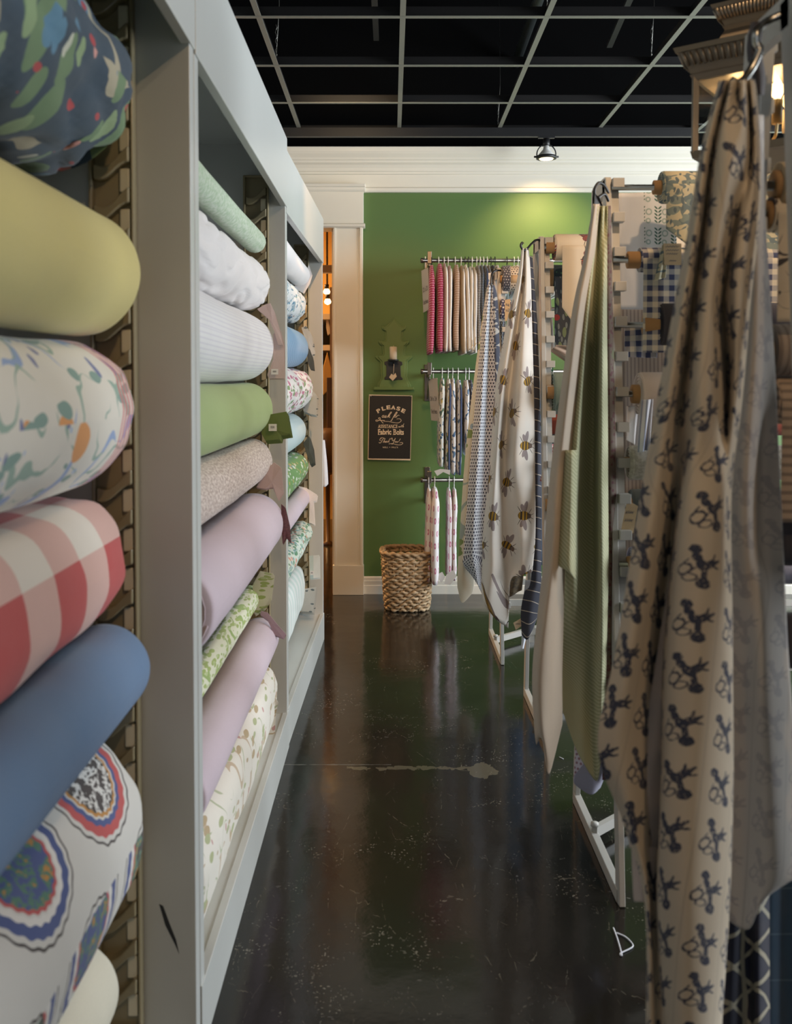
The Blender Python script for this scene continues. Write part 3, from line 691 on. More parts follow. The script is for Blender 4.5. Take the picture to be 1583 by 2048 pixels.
# ------------------------------------------------------------------ woven basket
bk = empty('wicker_basket', (P(814, 1205, 5.72).x, 5.75, 0), 'square woven wicker basket standing on the floor below the hanging pillow covers', 'basket')
bx, by = bk.location.x, bk.location.y
def sq(t, r, k=3.2):
    c, s_ = math.cos(t), math.sin(t); q = (abs(c) ** k + abs(s_) ** k) ** (-1 / k); return r * q * c, r * q * s_
wv = MB(); rows = 18; HB = .345
for i in range(rows):
    z = .012 + i * (HB - .03) / (rows - 1); rad = .128 + .022 * (i / rows) ** .7; pts = []
    for k in range(120):
        t = 2 * math.pi * k / 120; w = .0065 * math.sin(15 * t + math.pi * i); a, b = sq(t + .25, rad + w)
        pts.append((bx + a, by + b, z + .0035 * math.sin(24 * t + i * 2.1) + .003 * mnoise.noise(Vector((a * 20, b * 20, i)))))
    wv.tube(pts, [.0098 + .004 * mnoise.noise(Vector((k * .4, i * 3.1, 0))) for k in range(120)], 8, i % 2, closed=True)
for k in range(24):
    t = 2 * math.pi * k / 24; a, b = sq(t + .25, .130); a2, b2 = sq(t + .25, .150); wv.tube([(bx + a, by + b, .005), (bx + a2, by + b2, HB)], .006, 6, 0)
m = M('light wicker'); o = m.obj(); wk1 = m.finish(m.mix(m.noise(m.map(o, sc=(1, 1, 4)), 30, 3, .7), (.70, .56, .36), (.22, .12, .05)), .6, 0, m.noise(o, 90, 3), .5, .004)
m = M('brown wicker'); o = m.obj(); wk2 = m.finish(m.mix(m.noise(m.map(o, sc=(1, 1, 4)), 30, 3, .7), (.58, .42, .24), (.14, .07, .03)), .6, 0, m.noise(o, 90, 3), .5, .004)
wv.build('woven_body', [wk1, wk2], bk)
rm = MB()
for j, (dr, dz) in enumerate(((.0, 0), (.008, .010), (-.006, .012))):
    pts = []
    for k in range(120):
        t = 2 * math.pi * k / 120; a, b = sq(t + .25, .152 + dr + .004 * math.sin(20 * t + 2 * j)); pts.append((bx + a, by + b, HB + dz + .004 * math.cos(20 * t + 2 * j)))
    rm.tube(pts, .010, 8, 0, closed=True)
rm.build('rim', wk2, bk)
for sx in (-1, 1):
    hd = MB(); hd.tube([(bx + sx * .135 + .0 , by - .05 + .1 * k / 12, HB - .02 + .05 * math.sin(math.pi * k / 12) * (1 if sx > 0 else -1.2)) for k in range(13)], .010, 8); hd.build('handle', wk2, bk)
ins = MB(); ins.box(bx - .1, bx + .1, by - .1, by + .1, .01, .02); ins.build('base', wk2, bk)

# ------------------------------------------------------------------ bookcases
FX = -.3925
def bookcase(Y0, Y1, top, hb, X0, X1, label, kick=.145):
    """unit from Y0 to Y1; front face at X0 (near end) .. X1 (far end)"""
    t = empty('bookcase', ((X0 + X1) / 2, (Y0 + Y1) / 2, 0), label, 'bookcase', 'fabric roll bookcases along the left of the aisle')
    fx = lambda y: X0 + (X1 - X0) * (y - Y0) / (Y1 - Y0)
    back = -1.02; pt = .036
    for y in (Y0, Y1 - pt):
        m = MB(); m.box(back, fx(y), y, y + pt, 0, top - .01); m.build('side_panel', gray_paint, t, bevel=.002)
    boxobj('back_panel', (back - .012, back, Y0, Y1, 0, top), gray_paint, t)
    m = MB(); m.prism([(back, Y0, top - .03), (fx(Y0) + .001, Y0, top - .03), (fx(Y1) + .001, Y1, top - .03), (back, Y1, top - .03)], (0, 0, .03)); m.build('top_panel', gray_paint, t)
    m = MB(); m.prism([(fx(Y0) - .018, Y0, hb), (fx(Y0) + .004, Y0, hb), (fx(Y1) + .004, Y1, hb), (fx(Y1) - .018, Y1, hb)], (0, 0, top - hb)); m.build('header_board', gray_paint, t, bevel=.002)
    m = MB(); m.prism([(fx(Y0) - .018, Y0, 0), (fx(Y0) + .003, Y0, 0), (fx(Y1) + .003, Y1, 0), (fx(Y1) - .018, Y1, 0)], (0, 0, kick)); m.build('kick_board', gray_paint, t, bevel=.002)
    m = MB(); zs = kick - .025; m.prism([(back, Y0, zs), (fx(Y0) - .016, Y0, zs), (fx(Y1) - .016, Y1, zs), (back, Y1, zs)], (0, 0, .022)); m.build('bottom_shelf', gray_paint, t)
    return t
def bracket(parent, Yf, Xa, Xb, z0, z1, sgn=-1, step=.078):
    """moulded comb rack on a side panel: Yf panel face, protrudes towards sgn"""
    m = MB(); d = .032
    ya, yb = sorted((Yf, Yf + sgn * .006)); m.box(Xa, Xb, ya, yb, z0, z1)
    for a, b in ((Xa, Xa + .008), (Xb - .006, Xb)):
        ya, yb = sorted((Yf, Yf + sgn * d * .8)); m.box(a, b, ya, yb, z0, z1)
    for z in (z0, z1 - .008):
        ya, yb = sorted((Yf, Yf + sgn * d * .8)); m.box(Xa, Xb, ya, yb, z, z + .008)
    z = z1 - .07; w = Xb - Xa
    while z > z0 + .05:
        pts = []
        for k in range(9):
            t = k / 8; x = Xb - .008 - t * (w - .02); zz = z + .011 * math.cos(t * math.pi * 1.4) - .020 * t
            pts.append((x, Yf + sgn * d * .5, zz))
        vs = []; fs = []
        th = [.030, .026, .022, .020, .020, .021, .023, .026, .028]
        for k, p in enumerate(pts):
            for dz, dy in ((-1, -1), (1, -1), (1, 1), (-1, 1)): vs.append((p[0], Yf + sgn * d * (.5 + .5 * dy), p[2] + dz * th[k] / 2))
        for k in range(8):
            for q in range(4): fs.append((4 * k + q, 4 * k + (q + 1) % 4, 4 * k + 4 + (q + 1) % 4, 4 * k + 4 + q))
        fs += [(0, 1, 2, 3), (35, 34, 33, 32)]
        m.add(vs, fs, 0)
        ya, yb = sorted((Yf + sgn * .004, Yf + sgn * .016)); m.box(Xb - .030, Xb - .010, ya, yb, z - .060, z - .014, 1)
        z -= step
    return m.build('roll_bracket', [plastic, pad_m], parent, bevel=.003)
TOP1 = CAMH + .912
b1 = bookcase(.30, 1.880, TOP1 + .0, CAMH + .66, FX, FX, 'nearest grey bookcase, holding the navy botanical, yellow and red gingham rolls', kick=.07)
b2 = bookcase(1.888, 3.525, TOP1, CAMH + .655, FX, FX, 'middle grey bookcase with the pale green, white and lilac fabric rolls')
b3 = bookcase(3.535, 5.03, CAMH + .875, CAMH + .638, FX - .003, -.366, 'far grey bookcase beside the doorway, with blue and small floral rolls')
Y1f = 1.844; Y2f = 3.489; Y3f = 4.994
bracket(b1, Y1f, -.585, -.497, .09, 2.28); bracket(b1, .336, -.585, -.497, .16, 1.9, 1)
bracket(b2, Y2f, -.545, -.452, .16, P(510, 353, Y2f).z); bracket(b2, 1.924, -.545, -.452, .16, 1.9, 1)
bracket(b3, Y3f, -.515, -.437, .16, P(600, 490, Y3f).z); bracket(b3, 3.571, -.515, -.437, .16, 1.9, 1)
sm = MB(); sm.prism([P(x, y, 1.8435) for x, y in ((318, 1808), (326, 1812), (340, 1850), (352, 1880), (358, 1908), (350, 1890), (330, 1850))], (0, .0004, 0)); sm.build('scuff_mark', black_iron, b1)

# ------------------------------------------------------------------ fabric rolls in the bookcases
def roll(X, Z, r, Y0, Y1, mat, label, grp, rz=None, crease=0.0, rough_=0.01, lap=2.6, endw=0.0, tube=True, seed=0, nY=70, taper=0, sqr=2.0, sag=.004):
    t = empty('fabric_roll', (X, (Y0 + Y1) / 2, Z), label, 'fabric roll', grp)
    rz = rz or r; n = 72; vs = []; uvs = []; fs = []
    ys = []
    for k in range(nY + 1):
        ys.append(Y0 + (Y1 - Y0) * k / nY)
    rows = [(ys[0], .62)] + [(ys[0] + .0, .93)] + [(ys[0] + .006, .985)] + [(y, 1.0) for y in ys[1:-1]] + [(ys[-1] - .006, .99), (ys[-1], .94), (ys[-1] - .004, .62)]
    per = 2 * math.pi * (r + rz) / 2
    for (y, k) in rows:
        for i in range(n + 1):
            th = 2 * math.pi * i / n; th0 = th
            q = ((th - lap) % (2 * math.pi)) / (2 * math.pi)
            e = 1 + .030 * q - .015
            nn = mnoise.noise(Vector((math.cos(th) * 1.3 + seed * 5, math.sin(th) * 1.3, y * 3 + seed)))
            n2 = mnoise.noise(Vector((math.cos(th) * 2.6 + seed * 9, math.sin(th) * 2.6 + y * 6, y * 2.2)))
            f = (e + rough_ * (nn * 1.6 + n2) - (crease * max(0, .22 - abs(mnoise.noise(Vector((math.cos(th) * 1.7 + y * 5 + seed, math.sin(th) * 1.7 - y * 3, y * 4))))) if crease else 0)) * k
            if taper: f *= 1 - taper * max(0, (y - (Y1 - .10)) / .10) ** 2
            yy = y
            if y > Y1 - .1 and endw: yy = y + endw * mnoise.noise(Vector((math.cos(th) * 2 + seed, math.sin(th) * 2, 3)))
            cc_, ss_ = math.cos(th), math.sin(th); se = (abs(cc_) ** sqr + abs(ss_) ** sqr) ** (-1 / sqr)
            x = X + r * f * cc_ * se; z = Z + rz * f * ss_ * se - sag * math.sin(math.pi * (y - Y0) / (Y1 - Y0))
            vs.append((x, yy, z)); uvs.append((y - Y0, i / n * per + seed * .37))
    w = n + 1
    for a in range(len(rows) - 1):
        for i in range(n): fs.append((a * w + i, a * w + i + 1, (a + 1) * w + i + 1, (a + 1) * w + i))
    m = MB(); m.add(vs, fs, 0, uvs, True)
    # spiral layers seen at both ends
    for yE, sg in ((ys[0] - .001, -1), (ys[-1] - .003, 1)):
        pts = []
        for k in range(90):
            a = k / 90 * 2 * math.pi * 4; rr = .55 + .38 * k / 90; pts.append((X + r * rr * .96 * math.cos(a), yE, Z + rz * rr * .96 * math.sin(a)))
        m.tube(pts, .0022, 5, 0)
        vs2 = [(X + r * .95 * math.cos(2 * math.pi * i / 40), yE - sg * .004, Z + rz * .95 * math.sin(2 * math.pi * i / 40)) for i in range(40)] ; m.add(vs2, [tuple(range(40))], 0)
    m.build('fabric', mat, t, recalc=True)
    if tube:
        m = MB(); m.lathe([(.020, Y0 - .03), (.025, Y0 - .03), (.025, Y1 + .03), (.020, Y1 + .03)], (X, 0, Z), 20, axis='y'); m.build('core_tube', tube_m, t)
    return t
def sroll(s1, s2, xr, yr, Y1, Y0, mat, label, grp, seed, **k):
    """roll whose silhouette edges run through the vanishing point with slopes s1 (top) and s2 (bottom) (positive = below the horizon)"""
    a1 = math.atan(s1); a2 = math.atan(s2); c = (a1 + a2) / 2; h = abs(a2 - a1) / 2
    xr_ = -P(xr, yr, Y1).x; D = xr_ / (math.cos(c) - math.sin(h)); r = D * math.sin(h)
    return roll(-D * math.cos(c), CAMH - D * math.sin(c), r, Y0, Y1, F_[mat], label, grp, seed=seed, **k), (-D * math.cos(c), CAMH - D * math.sin(c), r)
G1 = 'fabric rolls in the nearest bookcase'; G2 = 'fabric rolls in the middle bookcase'; G3 = 'fabric rolls in the far bookcase'
YE = 1.72; YS = .42
sroll(-1.25, -.565, 268, 175, YE, YS, 'navy botanical', 'dark blue roll with green leaves and red berries, topmost in the nearest bookcase', G1, 1, rough_=.05, endw=.07, crease=.3)
sroll(-.58, -.145, 283, 500, YE, YS, 'butter', 'plain butter yellow fabric roll under the dark blue botanical one', G1, 2)
sroll(-.125, .325, 270, 790, YE, YS, 'cream garden floral', 'cream fabric roll with blue, orange and red painted flowers, under the yellow roll', G1, 3, rough_=.03, endw=.05)
sroll(.33, .79, 251, 1050, YE - .02, YS, 'red gingham', 'large check red and white gingham roll', G1, 4, rough_=.03, endw=.05, sqr=2.3)
sroll(.80, 1.25, 302, 1310, YE, YS, 'slate blue', 'plain slate blue fabric roll under the red gingham', G1, 5)
roll(-.585, CAMH - .83, .122, YS, YE, F_['medallion'], 'white roll printed with oval animal medallions, below the slate blue roll', G1, rz=.175, rough_=.03, endw=.04, seed=6)
roll(-.60, CAMH - 1.12, .10, YS, YE - .03, F_['pale cream'], 'pale cream fabric roll lowest in the nearest bookcase', G1, rough_=.02, seed=7)

def swatch(parent, pts, Y, mat, label=None, lab=None, layers=2, name='swatch', dy=.006):
    m = MB()
    for k in range(layers):
        q = [P(x + k * 1.5, y + k * 2.5, Y + k * dy) for x, y in pts]; q = [v + (q[(i_ + 1) % len(q)] - v) * .0 for i_, v in enumerate(q)]; c = sum(q, Vector()) / len(q); n = len(q)
        # softly curved little sheet
        vs = [v + Vector((0, .005 * mnoise.noise(v * 30), 0)) for v in q] + [c + Vector((0, -.0015, 0))]
        vs2 = [v + Vector((0, .002, 0)) for v in vs]
        m.add(vs + vs2, [(i, (i + 1) % n, n) for i in range(n)] + [(n + 1 + (i + 1) % n, n + 1 + i, 2 * n + 1) for i in range(n)] + [(i, n + 1 + i, n + 1 + (i + 1) % n, (i + 1) % n) for i in range(n)], 0, None, False)
    o = m.build(name, F_[mat], parent)
    if lab:
        x, y, w, h = lab; m = MB(); q = [P(a, b, Y - .016) for a, b in ((x, y), (x + w, y), (x + w, y + h), (x, y + h))]; m.prism(q, (0, .001, 0), 0)
        for k in range(5):
            q = [P(a, b, Y - .0168) for a, b in ((x + w * (.25 + .1 * k), y + h * .28), (x + w * (.30 + .1 * k), y + h * .28), (x + w * (.30 + .1 * k), y + h * .62), (x + w * (.25 + .1 * k), y + h * .62))]; m.add(q, [(0, 1, 2, 3)], 1)
        m.build('barcode_label', [label_m, ink_m], parent if parent.type == 'EMPTY' else parent)
    return o
YE = 3.34; YS = 2.02
r_, _ = sroll(-1.16, -.92, 532, 485, YE, YS, 'sage fleece', 'fuzzy pale sage green roll at the top of the middle bookcase', G2, 11, rough_=.015)
r_, _ = sroll(-.90, -.47, 541, 560, YE, YS, 'white', 'wrinkled plain white roll under the sage green one', G2, 12, rough_=.05, crease=.35)
swatch(r_, [(514, 618), (532, 608), (540, 606), (549, 625), (560, 665), (566, 690), (556, 690), (548, 662), (534, 632)], 3.30, 'pink swatch')
r_, _ = sroll(-.485, -.01, 548, 690, YE, YS, 'white ribbed', 'white finely ribbed fabric roll, third from the top in the middle bookcase', G2, 13, rough_=.012)
swatch(r_, [(546, 668), (560, 660), (568, 690), (568, 757), (538, 757), (534, 750), (546, 720)], 3.32, 'pink swatch', lab=(542, 738, 14, 11))
r_, _ = sroll(.0, .38, 546, 800, YE, YS, 'leaf green', 'plain leaf green fabric roll with a dark olive swatch tag', G2, 14)
swatch(r_, [(532, 830), (573, 823), (581, 868), (562, 871), (560, 879), (530, 881), (522, 866)], 3.28, 'leaf green dark', lab=(537, 848, 16, 14), layers=4)
r_, _ = sroll(.385, .745, 545, 910, YE, YS, 'oat boucle', 'speckled oatmeal beige roll between the green and the lilac rolls', G2, 15, rough_=.02)
swatch(r_, [(512, 975), (530, 940), (548, 925), (562, 935), (566, 985), (556, 1000), (545, 975), (530, 978)], 3.26, 'pink swatch')
r_, _ = sroll(.745, 1.40, 568, 1050, YE, YS, 'lilac', 'largest plain lilac roll in the middle of the middle bookcase', G2, 16)
swatch(r_, [(562, 1008), (570, 1015), (578, 1050), (581, 1085), (572, 1075), (565, 1088), (562, 1050)], 3.30, 'plum', name='tassel')
r_, _ = sroll(1.38, 1.66, 522, 1190, YE, YS, 'fern print', 'green fern leaf print roll squeezed between the two lilac rolls', G2, 17, rough_=.05)
swatch(r_, [(505, 1170), (520, 1142), (546, 1147), (540, 1195), (528, 1215), (508, 1228)], 3.28, 'fern print', layers=3)
r_, _ = sroll(1.64, 2.30, 558, 1270, YE, YS, 'lilac', 'lower plain lilac roll with a mauve swatch, under the fern print', G2, 18)
swatch(r_, [(522, 1222), (535, 1226), (555, 1250), (571, 1268), (566, 1276), (548, 1270), (535, 1240), (520, 1230)], 3.26, 'lilac dark')
r_ = roll(-.497, CAMH - 1.130, .086, YS, YE, F_['cream vine print'], 'cream roll with brown and green vine print, lowest in the middle bookcase', G2, rz=.112, sqr=3.0, rough_=.03, endw=.04, seed=19)
swatch(r_, [(528, 1370), (540, 1378), (553, 1400), (548, 1425), (545, 1490), (525, 1530), (530, 1460)], 3.28, 'cream vine print', layers=3)
YE = 4.86; YS = 3.66
r_, _ = sroll(-1.37, -1.0, 620, 545, YE, YS, 'white', 'plain white roll at the top of the far bookcase', G3, 21, rough_=.01)
swatch(r_, [(588, 573), (606, 556), (617, 530), (623, 548), (618, 565), (606, 585), (592, 577)], 4.84, 'white')
r_, _ = sroll(-.99, -.56, 612, 600, YE, YS, 'watercolour print', 'crumpled white roll with small blue and rust watercolour marks', G3, 22, rough_=.06, crease=.4)
swatch(r_, [(602, 655), (612, 652), (622, 668), (628, 700), (624, 712), (616, 690), (608, 672)], 4.84, 'grey print', layers=3)
r_, _ = sroll(-.55, -.15, 617, 695, YE, YS, 'blue quilted', 'mid blue quilted roll in the far bookcase', G3, 23)
swatch(r_, [(613, 694), (621, 700), (626, 720), (628, 740), (620, 738), (615, 725)], 4.84, 'charcoal swatch')
r_, _ = sroll(-.15, .29, 627, 775, YE, YS, 'pink brush print', 'white roll with pink and green brush stroke flowers', G3, 24, rough_=.04, crease=.2)
swatch(r_, [(608, 785), (622, 778), (634, 792), (632, 830), (620, 828), (606, 822)], 4.84, 'grey print', layers=3)
r_, _ = sroll(.29, .67, 612, 850, YE, YS, 'pale aqua', 'plain pale aqua roll under the pink brush print', G3, 25)
swatch(r_, [(606, 886), (618, 872), (625, 895), (628, 925), (620, 930), (612, 905)], 4.84, 'charcoal swatch', layers=3)
r_, _ = sroll(.67, 1.10, 617, 925, YE, YS, 'green bird print', 'bright green roll with white and orange print', G3, 26, rough_=.03)
r_, _ = sroll(1.10, 1.45, 620, 1000, YE, YS, 'lilac', 'pale lilac roll in the far bookcase under the green print', G3, 27)
swatch(r_, [(596, 972), (612, 976), (634, 990), (632, 1002), (626, 1000), (629, 1050), (618, 1045), (622, 1010), (608, 992)], 4.82, 'white', layers=2)
r_, _ = sroll(1.45, 1.92, 625, 1090, YE, YS, 'meadow print', 'roll with dense green and coral meadow print', G3, 28, rough_=.06, crease=.3)
swatch(r_, [(618, 1112), (638, 1110), (639, 1155), (620, 1157)], 4.84, 'pale mint stripe', lab=(620, 1142, 7, 8))
r_ = roll(-.532, CAMH - 1.075, .080, YS, YE, F_['pale mint stripe'], 'white and mint wide striped roll, lowest in the far bookcase', G3, rz=.125, sqr=3.0, rough_=.03, endw=.03, seed=29)
swatch(r_, [(606, 1178), (632, 1174), (626, 1225), (600, 1222)], 4.84, 'grey print', layers=3)

# ------------------------------------------------------------------ sample racks (A-frames across the aisle's right side)
ZT = CAMH + .577
RACKX1 = 2.05
def rack(Yc, X, hs, label, top=.07, zt=ZT, np=19):
    t = empty('sample_rack', (X, Yc, 0), label, 'rack', 'roller racks along the right of the aisle')
    def py(side, z): return Yc + side * (hs + (top - hs) * z / zt)
    for side in (-1, 1):
        for xs, xo in ((X, 1), (RACKX1, -1)):
            m = MB(); m.bar((xs, py(side, 0), 0), (xs, py(side, zt), zt), .016, .045, (0, 1, 0))
            po = m.build('post', rack_paint, t, bevel=.0015)
            m = MB(); xc = xs + xo * .020; m.bar((xc, py(side, .25), .25), (xc, py(side, zt), zt), .022, .018, (0, 1, 0)); m.build('comb_strip', rack_paint, po)
            if xo == 1:
                for k in range(np):
                    z = zt - .016 - .0975 * k
                    if z < .2: break
                    m = MB(); y = py(side, z); xa = xs + .009; m.box(xa, xa + .032, min(y + side * .004, y + side * .040), max(y + side * .004, y + side * .040), z - .013, z + .013)
                    m.build('peg', rack_paint, t, bevel=.001)
    for xs in (X, RACKX1):
        m = MB(); m.bar((xs, py(-1, 0), .02), (xs, py(1, 0), .02), .022, .035); m.build('foot_rail', rack_paint, t, bevel=.0015)
        m = MB(); m.bar((xs, Yc - top - .01, zt - .02), (xs, Yc + top + .01, zt - .02), .016, .05); m.build('top_brace', rack_paint, t)
    m = MB(); m.bar((X, Yc + .02, .04), (X + .26, Yc + .26, .04), .018, .03); m.lathe([(.012, -.005), (.012, .005)], (X, Yc + .02, .062), 12); m.build('corner_brace', rack_paint, t)
    for side in (-1, 1):
        m = MB(); m.bar((X, py(side, .30), .30), (RACKX1, py(side, .30), .30), .02, .03); m.build('cross_bar', rack_paint, t)
    return t, py
XR0 = .598; rk0, py0 = rack(1.49, XR0, .29, 'nearest grey A-frame sample rack, cut by the right edge of the photo')
yb1n = 2.45
rk1, py1 = rack(2.75, .612, .30, 'second grey A-frame sample rack, holding the pale green ribbed sample')
rk2, py2 = rack(3.82, .598, .29, 'third grey A-frame sample rack, holding the bee print sample')
rk3, py3 = rack(4.85, .548, .27, 'farthest grey A-frame sample rack, holding the houndstooth sample')

def rod_roll(px0, px1, py_, Y, r, mat, label, x1=1.98, tube_r=.024, rod=(None, None), name='sample_roll', drape=None, cat='fabric roll', grp='sample rolls on the racks', tl=.055, seed=0):
    """roll on a rod across the rack. px0: where the tube starts, px1: where the fabric starts"""
    a = P(px0, py_, Y); b = P(px1, py_, Y); t = empty(name, (b.x, Y, a.z), label, cat, grp)
    m = MB(); m.lathe([(.0085, 0), (.0085, 1)], (0, 0, 0), 12, axis='x'); m.v = [(min(((.008 + q_[1]) for q_ in ((1.49, .598), (2.75, .612), (3.82, .598), (4.85, .548)) if abs(q_[0] - Y) < .45), key=lambda e: e, default=a.x - .05) if v[0] < .5 else RACKX1 - .008, Y + v[1], a.z + v[2]) for v in m.v]; m.build('rod', steel, t)
    m = MB(); n = 24; L0 = a.x; L1 = x1 + .05; prof = [(.0088, L0), (tube_r, L0), (tube_r, L1), (.0088, L1)]
    m.lathe(prof, (0, Y, a.z), n, axis='x'); m.build('core_tube', tube_m, t)
    m = MB(); vs = []; uvs = []; fs = []; nx = 16; n = 48
    xs = [(b.x, tube_r / r), (b.x, .95), (b.x + .004, 1.0)] + [(b.x + (x1 - b.x) * k / nx, 1) for k in range(1, nx)] + [(x1, 1), (x1, tube_r / r)]
    for x, k in xs:
        for i in range(n + 1):
            th = 2 * math.pi * i / n; f = k * (1 + .02 * (i / n) + .015 * mnoise.noise(Vector((x * 5, math.cos(th) + seed, math.sin(th)))))
            vs.append((x, Y + r * f * math.cos(th), a.z + r * f * math.sin(th))); uvs.append((x - b.x, i / n * 2 * math.pi * r))
    for q in range(len(xs) - 1):
        for i in range(n): fs.append((q * (n + 1) + i, q * (n + 1) + i + 1, (q + 1) * (n + 1) + i + 1, (q + 1) * (n + 1) + i))
    m.add(vs, fs, 0, uvs, True)
    for k in range(4):
        rr = tube_r + (r - tube_r) * (k + .5) / 4; m.tube([(b.x - .001, Y + rr * math.cos(2 * math.pi * i / 32), a.z + rr * math.sin(2 * math.pi * i / 32)) for i in range(32)], .0016, 5, 0, closed=True)
    m.build('fabric', F_[mat], t)
    if drape:           # sheet hanging from the front of the roll
        dm, length, xs0, curl = drape; m = MB(); vs = []; uvs = []; fs = []; nu, nv = 22, 22
        for j in range(nv + 1):
            s_ = j / nv * length
            for i in range(nu + 1):
                u = i / nu; x = b.x + xs0 + (x1 - b.x - xs0) * u * .98
                ll = length * (1 - curl * max(0, 1 - u * 9) ** 2) * j / nv
                vs.append((x, Y - r - .004 - .010 * math.sin(u * 22) * (j / nv), a.z - ll + .0)); uvs.append((x - b.x + .11, -ll - .03))
        for j in range(nv):
            for i in range(nu): q = j * (nu + 1) + i; fs.append((q, q + 1, q + nu + 2, q + nu + 1))
        m.add(vs, fs, 0, uvs, True); m.build('hanging_end', F_[dm], t, solid=.002)
    return t
def sheetpx(name, quad, Y, mat, label, cat='fabric sample', grp=None, wav=.008, nu=14, nv=24, uvs0=(0, 0), parent=None, Y2=None):
    """hanging cloth spanned by four corners (tl, tr, br, bl), rippled"""
    tl, tr, br, bl = [Vector(P(x, y, (Y2 or Y) if k > 1 else Y)) for k, (x, y) in enumerate(quad)]
    m = MB(); vs = []; uv = []; fs = []
    W_ = (tr - tl).length; H_ = (bl - tl).length
    for j in range(nv + 1):
        t = j / nv
        for i in range(nu + 1):
            u = i / nu; p = (tl * (1 - u) + tr * u) * (1 - t) + (bl * (1 - u) + br * u) * t
            p.y += wav * math.sin(u * 9 + t * 1.5) * (.3 + .7 * t); vs.append(p); uv.append((u * W_ + uvs0[0], (1 - t) * H_ + uvs0[1]))
    for j in range(nv):
        for i in range(nu): q = j * (nu + 1) + i; fs.append((q, q + 1, q + nu + 2, q + nu + 1))
    m.add(vs, fs, 0, uv, True); o = m.build(name, F_[mat], parent, solid=.002)
    if parent is None: tag(o, label, cat, grp)
    return o
# second rack (in front of the bee cloth rack): contents between the posts
GR = 'sample rolls on the racks'; GS = 'samples hanging inside the racks'
n1 = lambda py_: py1(-1, P(1240, py_, 2.6).z) - .022
rod_roll(1306, 1322, 375, n1(375), .045, 'toile', 'cream toile sample roll on the top rod of the second rack', rod=(P(1246, 375, 2.6).x, 0), tube_r=.02, drape=('toile', .19, .0, .35))
sheetpx('fabric_sample', ((1236, 386), (1352, 384), (1352, 622), (1238, 618)), 2.80, 'embroidered white', 'white sample with green embroidered sprigs hanging at the top of the second rack', grp=GS)
rod_roll(1254, 1279, 520, n1(520), .034, 'blue gingham', 'blue and cream gingham sample roll on the second rack', drape=('blue gingham', .26, 0, .0))
rod_roll(1286, 1316, 650, n1(650), .062, 'navy dark', 'near black navy sample roll on the second rack', tube_r=.027)
sheetpx('fabric_sample', ((1249, 655), (1312, 650), (1312, 716), (1250, 714)), 2.68, 'blue gingham', 'gingham end hanging behind the dark navy roll', grp=GS)
rod_roll(1263, 1277, 788, n1(788), .060, 'blush', 'blush pink sample roll on the second rack', tube_r=.026)
sheetpx('fabric_sample', ((1283, 800), (1306, 798), (1296, 900), (1276, 905)), n1(790) - .07, 'white stripe', 'narrow white and blue striped sample hanging from the blush roll', grp=GS)
sheetpx('fabric_sample', ((1253, 812), (1285, 812), (1280, 900), (1255, 880)), 2.62, 'white', 'crumpled white sample behind the striped one on the second rack', grp=GS, wav=.015)
rod_roll(1248, 1258, 925, n1(925), .047, 'shaggy white', 'shaggy off white sample roll low on the second rack', tube_r=.015)
rod_roll(1254, 1262, 1010, py1(1, 1.2) + .02, .05, 'charcoal swatch', 'charcoal sample roll low at the back of the second rack')
rod_roll(1254, 1262, 1130, n1(1130), .05, 'lavender', 'dusty lavender sample roll low on the second rack')
def card(name, pts, Y, label, mat='kraft', cat='tag', txt=None, grp=None, hole=None):
    m = MB(); m.prism([P(x, y, Y) for x, y in pts], (0, .0015, 0), 0)
    if txt:
        for s_, x0, y0, x1, y1 in txt:
            if s_ == '~':
                n_ = 26; m.ribbon([P(x0 + (x1 - x0) * k / n_, (y0 + y1) / 2 + (y1 - y0) * .42 * math.sin(k * 1.9) * math.cos(k * .7), Y - .0008) for k in range(n_ + 1)], .0011, (0, -1, 0), 0, 1); continue
            add_text(m, s_, lambda a, b: P(a, b, Y - .0008), x0, y0, x1, y1, .01, mi=1)
    return tag(m.build(name, [F_[mat], ink_m], recalc=False), label, cat, grp)
card('price_tag', ((1326, 487), (1362, 487), (1362, 530), (1328, 530)), n1(500) - .052, 'square kraft paper tag hanging on the toile roll of the second rack', txt=[('~', 1330, 490, 1358, 496), ('~', 1331, 498, 1357, 503), ('~', 1332, 505, 1355, 510), ('~', 1338, 519, 1352, 524)])
sheetpx('fabric_sample', ((1324, 490), (1334, 487), (1330, 555), (1308, 562)), n1(500) - .048, 'toile', 'toile swatch tied beside the kraft tag on the second rack', grp=GS, wav=.003)
card('price_tag', ((1254, 1000), (1275, 1012), (1266, 1066), (1239, 1072)), 2.545, 'tilted cream paper tag with handwriting beside the lowest pegs of the second rack', 'kraft', txt=[('~', 1250, 1020, 1267, 1030), ('~', 1248, 1036, 1265, 1046)])
sheetpx('fabric_sample', ((1236, 600), (1440, 600), (1440, 1200), (1244, 1200)), 2.96, 'taupe ribbed', 'wide taupe sample hanging at the back of the second rack', grp=GS, wav=.01)
